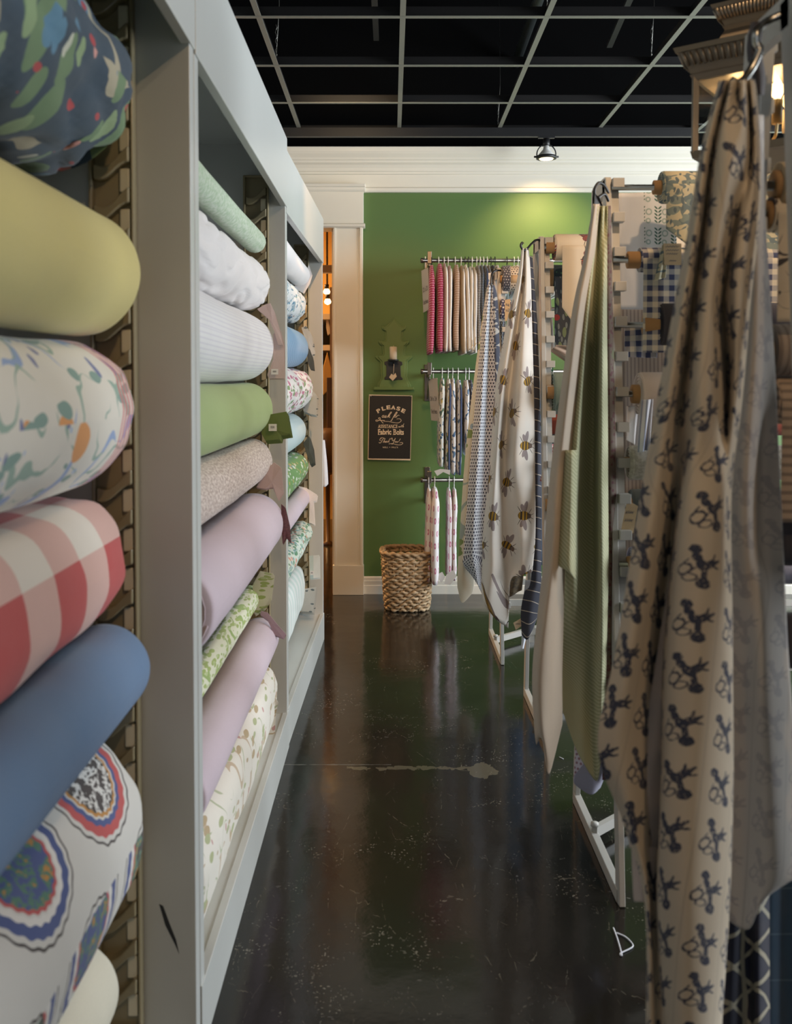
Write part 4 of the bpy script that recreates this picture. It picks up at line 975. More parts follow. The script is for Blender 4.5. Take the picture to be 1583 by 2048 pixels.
# third rack (bee cloth)
n2 = lambda py_: py2(-1, P(1080, py_, 3.75).z) - .022
rod_roll(1091, 1108, 495, n2(495), .052, 'ladybird', 'cream sample roll with red ladybird print on the third rack', drape=('ladybird', .37, .022, .35))
f2 = lambda py_: py2(1, P(1080, py_, 3.9).z) + .022
rod_roll(1090, 1104, 556, f2(556), .054, 'navy floral', 'navy floral sample roll behind the ladybird roll', drape=('grey leaf', .30, .0, 0), tube_r=.05)
sheetpx('fabric_sample', ((1090, 580), (1100, 580), (1108, 706), (1092, 690)), 3.86, 'white', 'narrow white sample hanging beside the third rack comb', grp=GS)
sheetpx('fabric_sample', ((1100, 702), (1112, 690), (1136, 692), (1132, 724)), 3.70, 'taupe ribbed', 'taupe ribbed sample bundle on the third rack', grp=GS, wav=.012)
sheetpx('fabric_sample', ((1090, 728), (1106, 730), (1104, 830), (1090, 836)), 3.84, 'green diamond', 'dark green sample with white diamonds on the third rack', grp=GS)
rod_roll(1093, 1106, 784, n2(784), .075, 'sea green', 'grey green sample roll with many layers on the third rack', tube_r=.027)
rod_roll(1088, 1094, 848, f2(848), .048, 'brick red', 'brick red sample roll low on the third rack')
sheetpx('fabric_sample', ((1098, 888), (1108, 888), (1098, 972), (1080, 962)), 3.66, 'red gingham small', 'small red gingham sample drooping low on the third rack', grp=GS, wav=.012)
rod_roll(1090, 1098, 1010, n2(1010), .04, 'grey leaf', 'grey leaf print sample roll lowest on the third rack')
sheetpx('fabric_sample', ((1082, 822), (1230, 822), (1230, 1200), (1086, 1200)), 3.97, 'charcoal swatch', 'wide charcoal sample hanging at the back of the third rack', grp=GS, wav=.01)
sheetpx('fabric_sample', ((1003, 690), (1090, 690), (1090, 1130), (1003, 1130)), 4.93, 'slate blue', 'wide slate blue sample hanging at the back of the farthest rack', grp=GS, wav=.01)
# farthest rack
n3 = lambda py_: py3(-1, P(1005, py_, 4.8).z) - .022; f3_ = lambda py_: py3(1, P(1005, py_, 4.8).z) + .022
rod_roll(999, 1003, 558, n3(558), .066, 'dark speckle', 'dark speckled sample roll on top of the farthest rack', x1=P(1017, 558, 4.76).x, tube_r=.02)
rod_roll(1018, 1018, 558, f3_(558), .066, 'cream speckle', 'cream speckled sample roll on top of the farthest rack', tube_r=.02)
rod_roll(998, 1000, 618, n3(618), .05, 'navy polka', 'navy polka dot sample roll on the farthest rack', x1=P(1022, 618, 4.7).x)
card('price_tag', ((1009, 600), (1020, 598), (1020, 641), (1009, 642)), n3(618) - .07, 'upright cream paper tag on the navy polka dot roll of the farthest rack', 'kraft', txt=[('94', 1011, 607, 1018, 614), ('x2', 1011, 617, 1018, 623)])
sheetpx('fabric_sample', ((999, 642), (1010, 642), (1008, 700), (1000, 700)), 4.72, 'navy tweed', 'small navy sample under the polka dot roll', grp=GS)
sheetpx('fabric_sample', ((1000, 585), (1016, 585), (1016, 600), (1000, 600)), 4.86, 'pale aqua', 'pale blue sample between the speckled and polka dot rolls', grp=GS)
# nearest rack, seen in the gap at the right edge
n0 = lambda py_: py0(-1, P(1555, py_, 1.42).z) - .02; f0 = lambda py_: py0(1, P(1540, py_, 1.6).z) + .022
rod_roll(1545, 1556, 372, f0(372), .040, 'kraft', 'tan sample roll at the top of the nearest rack', tube_r=.026)
rod_roll(1530, 1540, 430, f0(430), .030, 'squiggle', 'cream sample roll with black squiggles on the nearest rack', drape=('squiggle', .185, 0, 0))
rod_roll(1530, 1540, 700, f0(700), .045, 'taupe ribbed', 'brown ribbed sample roll on the nearest rack')
rod_roll(1535, 1542, 800, f0(800), .042, 'knit', 'brown knitted sample roll on the nearest rack', drape=('knit', .21, 0, 0))
rod_roll(1540, 1546, 1075, f0(1075), .05, 'navy dark', 'black sample roll low on the nearest rack')
rod_roll(1540, 1546, 1280, f0(1280), .05, 'navy dark', 'black sample roll lowest on the nearest rack')

# ------------------------------------------------------------------ hanging cloth samples
def catmull(a, b, c, d, t): return .5 * (2 * b + (c - a) * t + (2 * a - 5 * b + 4 * c - d) * t * t + (-a + 3 * b - 3 * c + d) * t ** 3)
def hang(Y0, rows, mat, label, anchor=0, su=8, sv=8, name='fabric_sample', cat='fabric sample', grp='samples hanging from the rack hooks', voff=0, uoff=0, parent=None, jag=0):
    """rows: (y, [(x, dY[, dy])...]) from top to bottom, all rows with the same number of points"""
    K = len(rows[0][1]); pts = []
    for y, r in rows:
        pts.append([(p[0], y + (p[2] if len(p) > 2 else 0), Y0 + p[1]) for p in r])
    NR_ = len(pts)
    def lin(i, t, k):
        return tuple(catmull(*[pts[min(max(i + o, 0), NR_ - 1)][k][c] for o in (-1, 0, 1, 2)], t) for c in range(3))
    grid = []
    for i in range(NR_ - 1):
        for s_ in range(sv):
            grid.append([lin(i, s_ / sv, k) for k in range(K)])
    grid.append([tuple(map(float, p)) for p in pts[-1]])
    fine = []
    for row in grid:
        fr = []
        for k in range(K - 1):
            for s_ in range(su):
                t = s_ / su; fr.append(tuple(catmull(*[row[min(max(k + o, 0), K - 1)][c] for o in (-1, 0, 1, 2)], t) for c in range(3)))
        fr.append(row[-1]); fine.append([P(*q) for q in fr])
    nu = len(fine[0]); m = MB(); vs = []; uvs = []; fs = []; ac = anchor * su; vv = 0
    for j, fr in enumerate(fine):
        if j: vv -= (fr[ac] - fine[j - 1][ac]).length
        us = [0] * nu
        for i in range(ac + 1, nu): us[i] = us[i - 1] + (fr[i] - fr[i - 1]).length
        for i in range(ac - 1, -1, -1): us[i] = us[i + 1] - (fr[i] - fr[i + 1]).length
        for i in range(nu):
            p = fr[i]; q = p + Vector((0, .004 * mnoise.noise(Vector((p.x * 12, p.z * 4, Y0))), 0)); vs.append(q)
            uvs.append((us[i] + uoff, vv + voff - (fr[ac].z - p.z) * .25 * 0))
    for j in range(len(fine) - 1):
        for i in range(nu - 1): q = j * nu + i; fs.append((q, q + 1, q + nu + 1, q + nu))
    m.add(vs, fs, 0, uvs, True); o = m.build(name, F_[mat], parent, solid=.0016, recalc=False)
    if parent is None: tag(o, label, cat, grp)
    return o
def hook(pts, label, r=.0035, grp='hooks holding the samples', mat=None):
    m = MB(); m.tube([P(*p) for p in smooth_pts(pts, 6)], r, 8); return tag(m.build('hook', mat or black_iron), label, 'hook', grp)
# nearest: cherry print
hang(1.37, [
 (160, [(1438, .02), (1448, -.02), (1456, .03), (1464, -.02), (1474, .02), (1484, -.02), (1494, .02), (1501, 0), (1508, .03)]),
 (300, [(1403, .03), (1413, -.01), (1427, .03), (1437, -.02), (1462, -.04), (1485, -.02), (1500, .03), (1510, .0), (1519, .04)]),
 (450, [(1378, .03), (1392, -.02), (1407, .035), (1420, -.02), (1443, -.03), (1468, .03), (1480, -.01), (1498, -.01), (1516, .05)]),
 (600, [(1350, .03), (1368, -.02), (1385, .04), (1402, -.02), (1425, -.03), (1446, .04), (1458, -.01), (1480, -.03), (1500, .05)]),
 (800, [(1314, .03), (1338, -.01), (1360, .05), (1382, -.02), (1413, -.04), (1446, .02), (1456, .05), (1468, -.01), (1484, .06)]),
 (1000, [(1280, .03), (1308, -.0), (1332, .03), (1352, .06), (1366, -.03), (1405, -.05), (1440, -.03), (1456, .03), (1462, .07)]),
 (1300, [(1232, .02), (1262, -.01), (1290, .03), (1322, .07), (1338, -.03), (1390, -.06), (1435, -.04), (1460, -.01), (1464, .06)]),
 (1490, [(1195, .02), (1240, .0), (1280, .03), (1318, .06), (1332, -.03), (1385, -.06), (1435, -.04), (1462, 0), (1466, .06)]),
 (1640, [(1244, .03), (1262, .01), (1285, .03), (1315, .05), (1325, -.03), (1380, -.06), (1432, -.04), (1460, 0), (1464, .06)]),
 (1800, [(1288, .03), (1294, .01), (1300, .03), (1310, .03), (1322, -.02), (1370, -.06), (1425, -.04), (1455, 0), (1458, .06)]),
 (2050, [(1292, .03), (1300, .0), (1310, .02), (1320, .01), (1335, -.02), (1365, -.05), (1405, -.04), (1438, 0), (1441, .05)]),
 (2230, [(1295, .03), (1305, .0), (1315, .02), (1325, .01), (1345, -.02), (1368, -.05), (1400, -.04), (1425, 0), (1430, .05)])],
 'cherry', 'large cream sample with dark blue cherry print hanging in the right foreground', anchor=5, uoff=.038)
hang(1.46, [
 (230, [(1506, .0), (1512, -.01), (1520, .0), (1526, .02)]),
 (450, [(1498, .02), (1512, -.02), (1526, .01), (1530, .03)]),
 (700, [(1480, .03), (1506, -.02), (1530, .01), (1546, .03)]),
 (1000, [(1450, .04), (1490, -.02), (1520, .02), (1562, .0)]),
 (1300, [(1450, .05), (1490, .02), (1525, -.02), (1575, .01)]),
 (1600, [(1450, .05), (1495, .02), (1540, -.03), (1600, .01)]),
 (1740, [(1452, .05), (1495, .02, 20), (1545, -.03, 10), (1608, .01, -10)]),
 (1800, [(1456, .05, 40), (1495, .02, 58), (1525, -.01, 0), (1580, .01, -40)])],
 'cherry reverse', 'pale reverse side of a cream print sample, right of the cherry print', anchor=0)
hang(1.55, [
 (1500, [(1440, .0), (1480, -.02), (1500, .01), (1520, -.01), (1535, .02)]),
 (1800, [(1440, .0), (1470, -.02), (1495, .01), (1515, -.01), (1537, .02)]),
 (2050, [(1420, .0), (1460, -.02), (1495, .01), (1515, -.01), (1538, .02)]),
 (2200, [(1420, .0), (1460, -.02), (1495, .01), (1515, -.01), (1538, .02)])],
 'navy lattice', 'navy sample with cream lattice lines at the bottom right')
hang(1.66, [
 (1500, [(1500, .0), (1540, -.02), (1580, .01), (1640, -.01)]),
 (1800, [(1500, .0), (1540, -.02), (1580, .01), (1640, -.01)]),
 (1990, [(1500, .0), (1540, -.02), (1580, .01), (1640, -.01)]),
 (2090, [(1500, .0), (1540, -.02), (1580, .01), (1640, -.01)])],
 'denim', 'denim blue sample in the bottom right corner')
hang(1.42, [(700, [(1400, .0), (1420, -.01), (1440, .0)]), (1200, [(1330, .0), (1360, -.01), (1400, .0)]), (1640, [(1262, .0), (1285, -.01), (1330, .0)]), (1700, [(1262, .0), (1290, -.015), (1330, .0)]), (1790, [(1266, .0), (1290, -.015), (1330, .0)]), (1800, [(1270, .0), (1290, -.015), (1330, .0)])],
 'blush', 'beige sample end peeping out low behind the cherry print')
# dark strap sample and hook on the nearest rack
hang(1.42, [(45, [(1500, 0), (1512, -.01), (1524, .01)]), (100, [(1492, 0), (1505, -.015), (1520, .01)]), (150, [(1502, 0), (1515, -.012), (1528, .01)]), (190, [(1512, 0), (1518, -.01), (1526, .01)])],
 'navy dark', 'short black sample folded over the hook of the nearest rack')
hook([(1560, 30, 1.43), (1530, 45, 1.43), (1513, 62, 1.40), (1512, 88, 1.40), (1518, 100, 1.40), (1500, 140, 1.40), (1478, 165, 1.39), (1462, 160, 1.385)], 'pale grey hook at the top of the nearest rack', .006, mat=steel)
# second rack: beige and celery
hang(2.46, [
 (408, [(1186, .01), (1190, -.02), (1194, .01), (1198, .02)]),
 (520, [(1166, .01), (1174, -.02), (1182, .0), (1187, .03)]),
 (640, [(1141, .01), (1152, -.02), (1162, .0), (1170, .03)]),
 (950, [(1100, .01), (1116, -.025), (1130, .0), (1142, .03)]),
 (1130, [(1086, .01), (1104, -.025), (1118, .0), (1130, .03)]),
 (1330, [(1065, .01), (1080, -.025), (1104, -.01), (1124, .03)]),
 (1430, [(1068, .01, 20), (1082, -.02, 30), (1102, .0, 70), (1124, .02, 10)]),
 (1470, [(1072, .01, 20), (1084, -.0, 8), (1097, .0, 78), (1121, .02, -20)])],
 'beige linen', 'plain beige linen sample hanging left of the pale green ribbed one')
celery = hang(2.50, [
 (412, [(1190, .01), (1195, -.03), (1200, .02), (1205, -.02), (1210, .02), (1214, 0)]),
 (640, [(1160, .02), (1172, -.03), (1183, .03), (1194, .04), (1203, -.03), (1213, .01)]),
 (950, [(1128, .02), (1148, -.04), (1166, .03), (1186, .05), (1200, -.03), (1215, .01)]),
 (1130, [(1118, .02), (1146, -.03), (1164, .02), (1186, .04), (1202, -.03), (1216, .01)]),
 (1300, [(1116, .02), (1146, .01), (1166, .01), (1186, .02), (1202, -.02), (1212, .01)]),
 (1420, [(1118, .02, -30), (1146, .01, 10), (1166, .0, 40), (1184, .01, 50), (1200, -.02, 30), (1210, .01)]),
 (1500, [(1121, .02, -90), (1148, .01, -10), (1168, .0, 30), (1192, .0, 62), (1200, -.02, 30), (1206, .01)])],
 'celery rib', 'long pale green diagonally ribbed sample on the second rack', anchor=3)
hang(2.455, [(900, [(1126, 0), (1140, -.03), (1153, -.01)]), (1040, [(1120, 0), (1138, -.03), (1151, -.01)]), (1125, [(1116, 0), (1136, -.03, 8), (1150, -.01, 25)]), (1140, [(1128, 0, -8), (1140, -.02, 6), (1149, -.01, 12)])], 'celery rib', None, name='folded_flap', parent=celery)
hang(2.555, [(412, [(1208, 0), (1214, -.012), (1220, 0)]), (700, [(1206, 0), (1216, -.014), (1226, 0)]), (1000, [(1208, 0), (1220, -.014), (1232, 0)]), (1400, [(1206, 0), (1222, -.014), (1238, 0)]), (1560, [(1204, 0), (1222, -.014), (1240, 0)])],
 'mulberry strip', 'narrow mulberry and olive sample just right of the pale green one')
hang(2.60, [(1200, [(1150, 0), (1180, -.02), (1215, 0)]), (1470, [(1150, 0), (1180, -.02), (1215, 0)]), (1560, [(1146, 0), (1178, -.02, 10), (1215, 0, -30)])], 'lavender dot', 'lavender sample with tiny maroon dots below the green sample tip')
hang(2.57, [(1500, [(1148, 0, 50), (1190, -.02), (1222, 0)]), (1560, [(1147, 0, 5), (1188, -.02, 0), (1220, 0, -40)]), (1585, [(1160, 0, -8), (1182, -.02, 4), (1200, 0, -10)])], 'lavender', 'plain lavender corner of cloth below the dotted sample')
hook([(1216, 402, 2.58), (1208, 388, 2.56), (1192, 396, 2.54), (1188, 380, 2.53), (1196, 366, 2.53), (1207, 370, 2.55), (1216, 385, 2.59)], 'black wire hook on top of the second rack', .004)
m = MB(); m.prism([P(1190, 388, 2.52), P(1198, 395, 2.52), (P(1212, 430, 2.54)), P(1188, 420, 2.52)], (0, .012, 0)); tag(m.build('clip', black_iron), 'black clip gripping the pale green sample under the hook', 'clip')
# third rack: bees and navy stripe
beecl = hang(3.64, [
 (496, [(1043, .01), (1046, -.02), (1049, .02), (1052, -.01), (1055, .01), (1057, .02)]),
 (560, [(1034, .01), (1040, -.03), (1046, .02), (1051, -.02), (1056, -.01), (1061, .02)]),
 (640, [(1014, .02), (1025, -.03), (1036, .02), (1046, -.03), (1055, -.02), (1063, .02)]),
 (780, [(990, .03), (1003, -.03), (1018, .03), (1034, -.03), (1050, -.03), (1067, .02)]),
 (920, [(980, .03), (992, -.03), (1008, .03), (1026, -.03), (1046, -.02), (1069, .01)]),
 (1060, [(966, .02), (984, -.03), (1006, .02), (1026, .01), (1044, -.03), (1070, .01)]),
 (1130, [(964, .02), (984, -.03, 10), (1008, .02), (1026, .02), (1044, -.02), (1066, .01, -10)]),
 (1190, [(962, .02, -8), (974, -.02, 28), (1012, .02, 58), (1020, .01, -28), (1042, -.01, -38), (1063, .01, -46)])],
 'bee', 'white sample printed with bumblebees hanging from the third rack', anchor=4, uoff=.075, voff=.06)
hang(3.68, [(1120, [(964, .0), (990, .01), (1018, .0)]), (1190, [(970, 0), (992, .01), (1018, 0)]), (1215, [(972, 0, 0), (992, .01, 22), (1016, 0, 42)])], 'bee', None, name='folded_corner', parent=beecl)
hang(3.70, [(512, [(1054, 0), (1059, -.012), (1064, 0)]), (700, [(1062, 0), (1069, -.014), (1076, 0)]), (950, [(1064, 0), (1073, -.014), (1081, 0)]), (1150, [(1062, 0), (1072, -.014), (1082, 0)]), (1185, [(1048, 0), (1066, -.02), (1082, 0)]), (1225, [(1041, 0), (1060, -.02), (1078, 0)]), (1270, [(1043, 0), (1056, -.02, 8), (1074, 0, -35)])],
 'navy stripe', 'dark navy pinstriped sample on the right of the bee print')
sheetpx('fabric_sample', ((1020, 1138), (1048, 1138), (1043, 1180), (1014, 1197)), 3.70, 'stone print', 'small brown stone print corner below the bee sample', grp='samples hanging from the rack hooks', wav=.004)
hang(3.715, [(1160, [(1050, 0), (1062, -.005), (1075, 0)]), (1220, [(1044, 0), (1050, -.005), (1056, 0)]), (1270, [(1043, 0), (1048, -.005), (1052, 0)]), (1298, [(1042, 0), (1044, -.005), (1046, 0)])], 'tea towel', 'pale blue pointed corner below the navy pinstripe')
card('price_tag', ((1026, 1246), (1041, 1237), (1044, 1251), (1031, 1260)), 3.70, 'small tilted cream tag under the bee sample', 'paper tag', txt=[('~', 1031, 1246, 1040, 1250)])
hook([(1046, 488, 3.62), (1043, 486, 3.62), (1041, 492, 3.62), (1046, 500, 3.63), (1053, 498, 3.64), (1062, 488, 3.68), (1072, 480, 3.72), (1082, 482, 3.74)], 'black S hook on top of the third rack above the bee sample', .0045)
# farthest rack: leaf, houndstooth and navy leaf
hang(4.66, [(570, [(975, 0), (978, -.02), (982, .01), (985, 0)]), (640, [(965, .01), (972, -.03), (979, .01), (986, 0)]), (800, [(950, .01), (962, -.03), (974, .02), (990, 0)]), (1000, [(934, .01), (950, -.03), (966, .02), (984, 0)]), (1100, [(927, .01), (946, -.03), (966, .02), (984, 0)]), (1125, [(926, .01, 3), (946, -.03, -10), (966, .02, 18), (984, 0, 30)]), (1160, [(942, .01, -10), (955, -.02, 10), (968, .02, 36), (984, 0, 50)])],
 'houndstooth', 'black and white houndstooth sample hanging from the farthest rack', anchor=1)
hang(4.71, [(575, [(973, 0), (977, -.01), (981, 0)]), (700, [(955, 0), (964, -.02), (975, 0)]), (900, [(931, 0), (940, -.02), (955, 0)]), (1100, [(917, 0), (928, -.02), (945, 0)]), (1160, [(914, 0, 5), (926, -.02, 30), (948, 0, 0)]), (1172, [(916, 0, 8), (924, -.02, 34), (946, 0, 12)])],
 'leaf trellis', 'cream sample with large green leaves left of the houndstooth')
hang(4.68, [(570, [(980, 0), (984, -.01), (988, 0)]), (620, [(980, 0), (988, -.02), (996, 0)]), (830, [(984, 0), (993, -.02), (1002, 0)]), (1000, [(984, 0), (993, -.02), (1004, 0)])],
 'navy leaf', 'navy sample with pale leaf scrolls right of the houndstooth')
hang(4.73, [(546, [(976, 0), (979, -.01), (982, 0)]), (620, [(978, 0), (984, -.01), (990, 0)]), (700, [(980, 0), (988, -.01), (994, 0)])], 'blue toile', 'faded blue sample peeping above the houndstooth')
hook([(1001, 541, 4.74), (992, 541, 4.70), (985, 545, 4.68), (982, 555, 4.66), (981, 572, 4.655)], 'black hook on the farthest rack', .005)

# ------------------------------------------------------------------ wall rails with pillow covers
def rail(py_, label, x_end=1.75):
    Y = 5.78; a = P(847, py_, Y); t = empty('wall_rail', (a.x, WY - .0, a.z), label, 'clothes rail', 'chrome rails on the green wall')
    m = MB(); m.lathe([(.006, -.02), (.016, -.018), (.016, -.004), (.012, 0), (.012, x_end - a.x), (.001, x_end - a.x)], (a.x, Y, a.z), 16, axis='x'); m.build('tube', chrome, t)
    for bx_ in (a.x + .035, x_end - .1):
        m = MB(); m.box(bx_ - .013, bx_ + .013, Y - .012, Y + .012, a.z - .02, a.z + .055); m.bar((bx_, Y, a.z - .02), (bx_, WY, a.z - .02), .012, .03); m.box(bx_ - .018, bx_ + .018, WY - .006, WY, a.z - .19, a.z + .05)
        m.bar((bx_, Y + .02, a.z - .03), (bx_, WY, a.z - .17), .006, .018); m.build('bracket', chrome, t, bevel=.002)
    return Y, a.z
def cover(px, py_top, hpx, wY, th, mat, edge, label, grp, railY, railz, hk='white_plastic', seed=0, lean=0, two=0):
    """folded pillow cover on a hanger, seen almost edge-on"""
    p = P(px, py_top, railY - .02); x = p.x; zt_ = p.z; H = hpx / (F / railY)
    t = empty('pillow_cover', (x, railY, zt_), label, 'pillow cover', grp)
    th *= 1.15; m = MB(); vs = []; uvs = []; fs = []; nz, ny = 18, 8; rnd = random.Random(seed)
    ph = rnd.uniform(0, 6)
    for j in range(nz + 1):
        v = j / nz; z = zt_ - H * v; sh = min(1, .35 + v * 7) ; half = wY / 2 * (.55 + .45 * min(1, v * 8))
        ring = []
        tt = th * (.55 + .45 * min(1, v * 6)) * (1 - .25 * max(0, v - .9) * 10)
        xo = lean * v + .003 * math.sin(v * 4 + ph) + .0008 * math.sin(v * 11 + ph * 2)
        for i in range(ny + 1): ring.append((-tt / 2, railY - half + 2 * half * i / ny))
        for i in range(ny, -1, -1): ring.append((tt / 2, railY - half + 2 * half * i / ny))
        for k, (dx, y) in enumerate(ring):
            ends = abs((y - railY) / half) > .98
            vs.append((x + xo + dx * (.55 if ends else 1) + .002 * mnoise.noise(Vector((y * 20, z * 14, px))), y, z)); fr_ = y - (railY - half); uvs.append(((fr_ if dx < 0 else -fr_ - tt) + px * .013, z))
    n = len(ring)
    for j in range(nz):
        for i in range(n): fs.append((j * n + i, j * n + (i + 1) % n, (j + 1) * n + (i + 1) % n, (j + 1) * n + i))
    fs.append(tuple(range(n))); fs.append(tuple(nz * n + i for i in range(n))[::-1])
    m.add(vs, fs, 0, uvs, True); m.build('cover', F_[mat], t)
    if edge:            # piped front edge
        m = MB(); m.tube([(x + lean * j / nz + th * .12 + .003 * math.sin(j / nz * 4 + ph) + .0008 * math.sin(j / nz * 11 + ph * 2), railY - wY / 2 * (.55 + .45 * min(1, j / nz * 8)) - .001, zt_ - H * j / nz) for j in range(1, nz + 1)], .0065, 8); m.build('piping', F_[edge], t)
    m = MB(); r = .022; hkp = [(x, railY, zt_ - .002), (x, railY, zt_ + .004), (x, railY - .004, railz - .03)]
    for k in range(9):
        a = -math.pi * .5 - k / 8 * math.pi * 1.2; hkp.append((x, railY + r * math.cos(a) * .8, railz - .006 + r * math.sin(a) + .006))
    m.tube(hkp, .0028, 6); m.tube([(x, railY - wY * .3, zt_ - .035), (x, railY, zt_ + .002), (x, railY + wY * .3, zt_ - .035)], .0035, 6)
    m.build('hanger', globals()[hk], t)
    return t
GT = 'pillow covers on the top wall rail'; GM = 'pillow covers on the middle wall rail'; GB = 'pillow covers on the lowest wall rail'
RY, RZ = rail(521, 'top chrome rail on the green wall, full of pillow covers')
TC = [(863, 534, 172, 'magenta', None, 'magenta and white dotted pillow cover nearest the left end of the top rail', 'black_iron', .03, -.012), (877, 531, 172, 'magenta', None, 'second magenta dotted pillow cover from the left on the top rail', 'white_plastic', .034, .006),
      (888, 531, 172, 'mauve dot', 'white seam', 'mauve speckled pillow cover beside the magenta ones', 'white_plastic', .024, 0), (896, 535, 168, 'mauve dot', 'white seam', 'lighter mauve pillow cover with a white edge', 'white_plastic', .024, 0),
      (910, 533, 168, 'tan check', None, 'tan checked pillow cover on the top rail', 'white_plastic', .03, 0), (922, 535, 172, 'brown band', 'white seam', 'brown pillow cover with black bands and a white edge', 'white_plastic', .030, .004),
      (930, 533, 170, 'white seam', 'white seam', 'plain off white pillow cover beside the black banded one', 'black_iron', .018, .004), (937, 537, 168, 'ticking', 'white seam', 'off white pillow cover with dark ticking stripes', 'black_iron', .02, .004),
      (944, 538, 168, 'ticking', 'white seam', 'ticking striped pillow cover with a tassel', 'white_plastic', .022, .004), (953, 534, 165, 'black tweed', None, 'black and white tweed pillow cover', 'white_plastic', .022, 0),
      (960, 534, 165, 'navy tweed', None, 'dark navy speckled pillow cover next to the tweed one', 'white_plastic', .022, 0), (967, 534, 165, 'navy tweed', 'navy hem', 'navy pillow cover with a dark hem, left of the houndstooth top', 'white_plastic', .022, 0),
      (974, 534, 165, 'black tweed', None, 'grey tweed pillow cover behind the houndstooth sample', 'white_plastic', .022, 0), (982, 534, 165, 'navy leaf', None, 'navy leaf pillow cover behind the top of the houndstooth sample', 'black_iron', .022, 0),
      (990, 534, 120, 'blue toile', None, 'blue toile pillow cover left of the farthest rack post', 'black_iron', .022, 0), (1014, 534, 60, 'grey leaf', None, 'grey leaf pillow cover just behind the farthest rack', 'black_iron', .022, 0),
      (1028, 534, 60, 'white seam', None, 'white pillow cover behind the cream speckled roll', 'white_plastic', .02, 0), (1036, 534, 60, 'white seam', None, 'white pillow cover right of the cream speckled roll', 'white_plastic', .02, 0),
      (1098, 534, 60, 'white seam', None, 'white pillow cover seen past the third rack post', 'white_plastic', .02, 0), (1106, 534, 60, 'white seam', None, 'white pillow cover by the ladybird roll', 'white_plastic', .02, 0)]
for i, (px, pt_, h, mt, ed, lb, hk, th, ln) in enumerate(TC): cover(px, pt_, h, .44, th, mt, ed, lb, GT, RY, RZ, hk, i, ln)
tw = MB()
for a, b in (((941, 700), (940, 676)), ((944, 700), (944, 680)), ((948, 698), (951, 674)), ((938, 700), (946, 690)), ((944, 704), (952, 686))): tw.tube([P(*a, RY - .25), P(*b, RY - .252)], .003, 6)
tag(tw.build('tassel_tag', F_['paper tag']), 'small cream and gold tassel tied low on a ticking striped cover', 'tassel')
R2Y, R2Z = rail(743, 'middle chrome rail on the green wall with blue pillow covers')
for i, (px, pt_, h, mt, ed, lb) in enumerate([(884, 757, 172, 'blue yellow toile', None, 'blue and yellow toile pillow cover at the left of the middle rail'), (896, 758, 180, 'blue yellow toile', 'navy hem', 'second blue and yellow toile cover on the middle rail'),
        (905, 757, 188, 'blue toile', None, 'blue and white toile cover in the middle of the middle rail'), (916, 760, 185, 'blue toile', 'navy hem', 'blue and white toile cover with a navy hem'),
        (931, 760, 150, 'blue toile', None, 'blue toile cover partly behind the leaf print sample'), (938, 760, 150, 'navy leaf', None, 'navy and white leaf cover on the middle rail behind the samples')]):
    cover(px, pt_, h, .34, .026, mt, ed, lb, GM, R2Y, R2Z, 'white_plastic', 40 + i, -.012 + .004 * i)
R3Y, R3Z = rail(960, 'lowest chrome rail on the green wall above the basket')
for i, (px, pt_, h, lb, th, w) in enumerate([(857, 978, 180, 'white pillow cover with pink motifs at the left end of the lowest rail', .026, .3), (869, 978, 180, 'wide folded white and pink pillow cover, second on the lowest rail', .042, .44),
        (898, 978, 178, 'third white and pink pillow cover on the lowest rail', .024, .3), (908, 978, 176, 'fourth white and pink pillow cover, nearest the leaf print sample', .024, .3)]):
    cover(px, pt_, h, w, th, 'pink motif', None, lb, GB, R3Y, R3Z, 'white_plastic', 60 + i, -.006)
for q, lb in ((((892, 1150), (906, 1140), (913, 1152), (900, 1170), (888, 1168)), 'grey corner tag below the pink covers'), (((872, 1150), (884, 1144), (890, 1154), (882, 1166)), 'taupe corner tag low between the pink covers'), (((868, 942), (880, 938), (900, 940), (899, 950), (886, 944), (874, 952)), 'white paper tags below the blue toile covers')):
    m = MB(); m.prism([P(x, y, R3Y - .18) for x, y in q], (0, .004, 0)); tag(m.build('care_tag', F_['card stock']), lb, 'tag', 'small tags on the wall rail covers')
def size_card(quad, Y, lines, label):
    m = MB(); q = [P(x, y, Y) for x, y in quad]; q = [Vector((v.x, Y + (k in (1, 2)) * -.03 + (k in (0, 3)) * .09, v.z)) for k, v in enumerate(q)]; m.prism(q, (.002, .001, 0), 0)
    def fn(u, v):
        tp = q[0] * (1 - u) + q[1] * u; bt = q[3] * (1 - u) + q[2] * u; p = tp * (1 - v) + bt * v; return p + Vector((-.0012, -.0012, 0))
    for s_, u0, v0, u1, v1 in lines: add_text(m, s_, fn, u0, v0, u1, v1, .01, mi=1)
    t = empty('size_card', q[0], label, 'sign card', 'size cards on the wall rails'); m.build('card', [F_['card stock'], ink_m], t, recalc=False)
    return t, q
t, q = size_card(((843, 538), (855, 536), (858, 619), (847, 623)), RY - .02, [('22 x 22', .12, .42, .86, .53), ('Inches', .14, .72, .84, .83)], 'tall off white card at the left end of the top wall rail')
m = MB(); c = P(850, 536, RY - .0); m.tube([(c.x, RY, c.z), (c.x, RY, RZ), (c.x, RY - .01, RZ + .022), (c.x, RY + .012, RZ + .016)], .003, 6); m.build('hanger', white_plastic, t)
t, q = size_card(((857, 758), (873, 756), (878, 842), (863, 842)), R2Y - .02, [('24 x 24', .12, .42, .84, .53), ('Inches', .14, .72, .80, .83)], 'tall off white card at the left end of the middle wall rail')
m = MB(); c = P(866, 757, R2Y); m.tube([(c.x, R2Y, c.z), (c.x, R2Y, R2Z), (c.x, R2Y - .01, R2Z + .022), (c.x, R2Y + .012, R2Z + .016)], .003, 6); m.build('hanger', white_plastic, t)

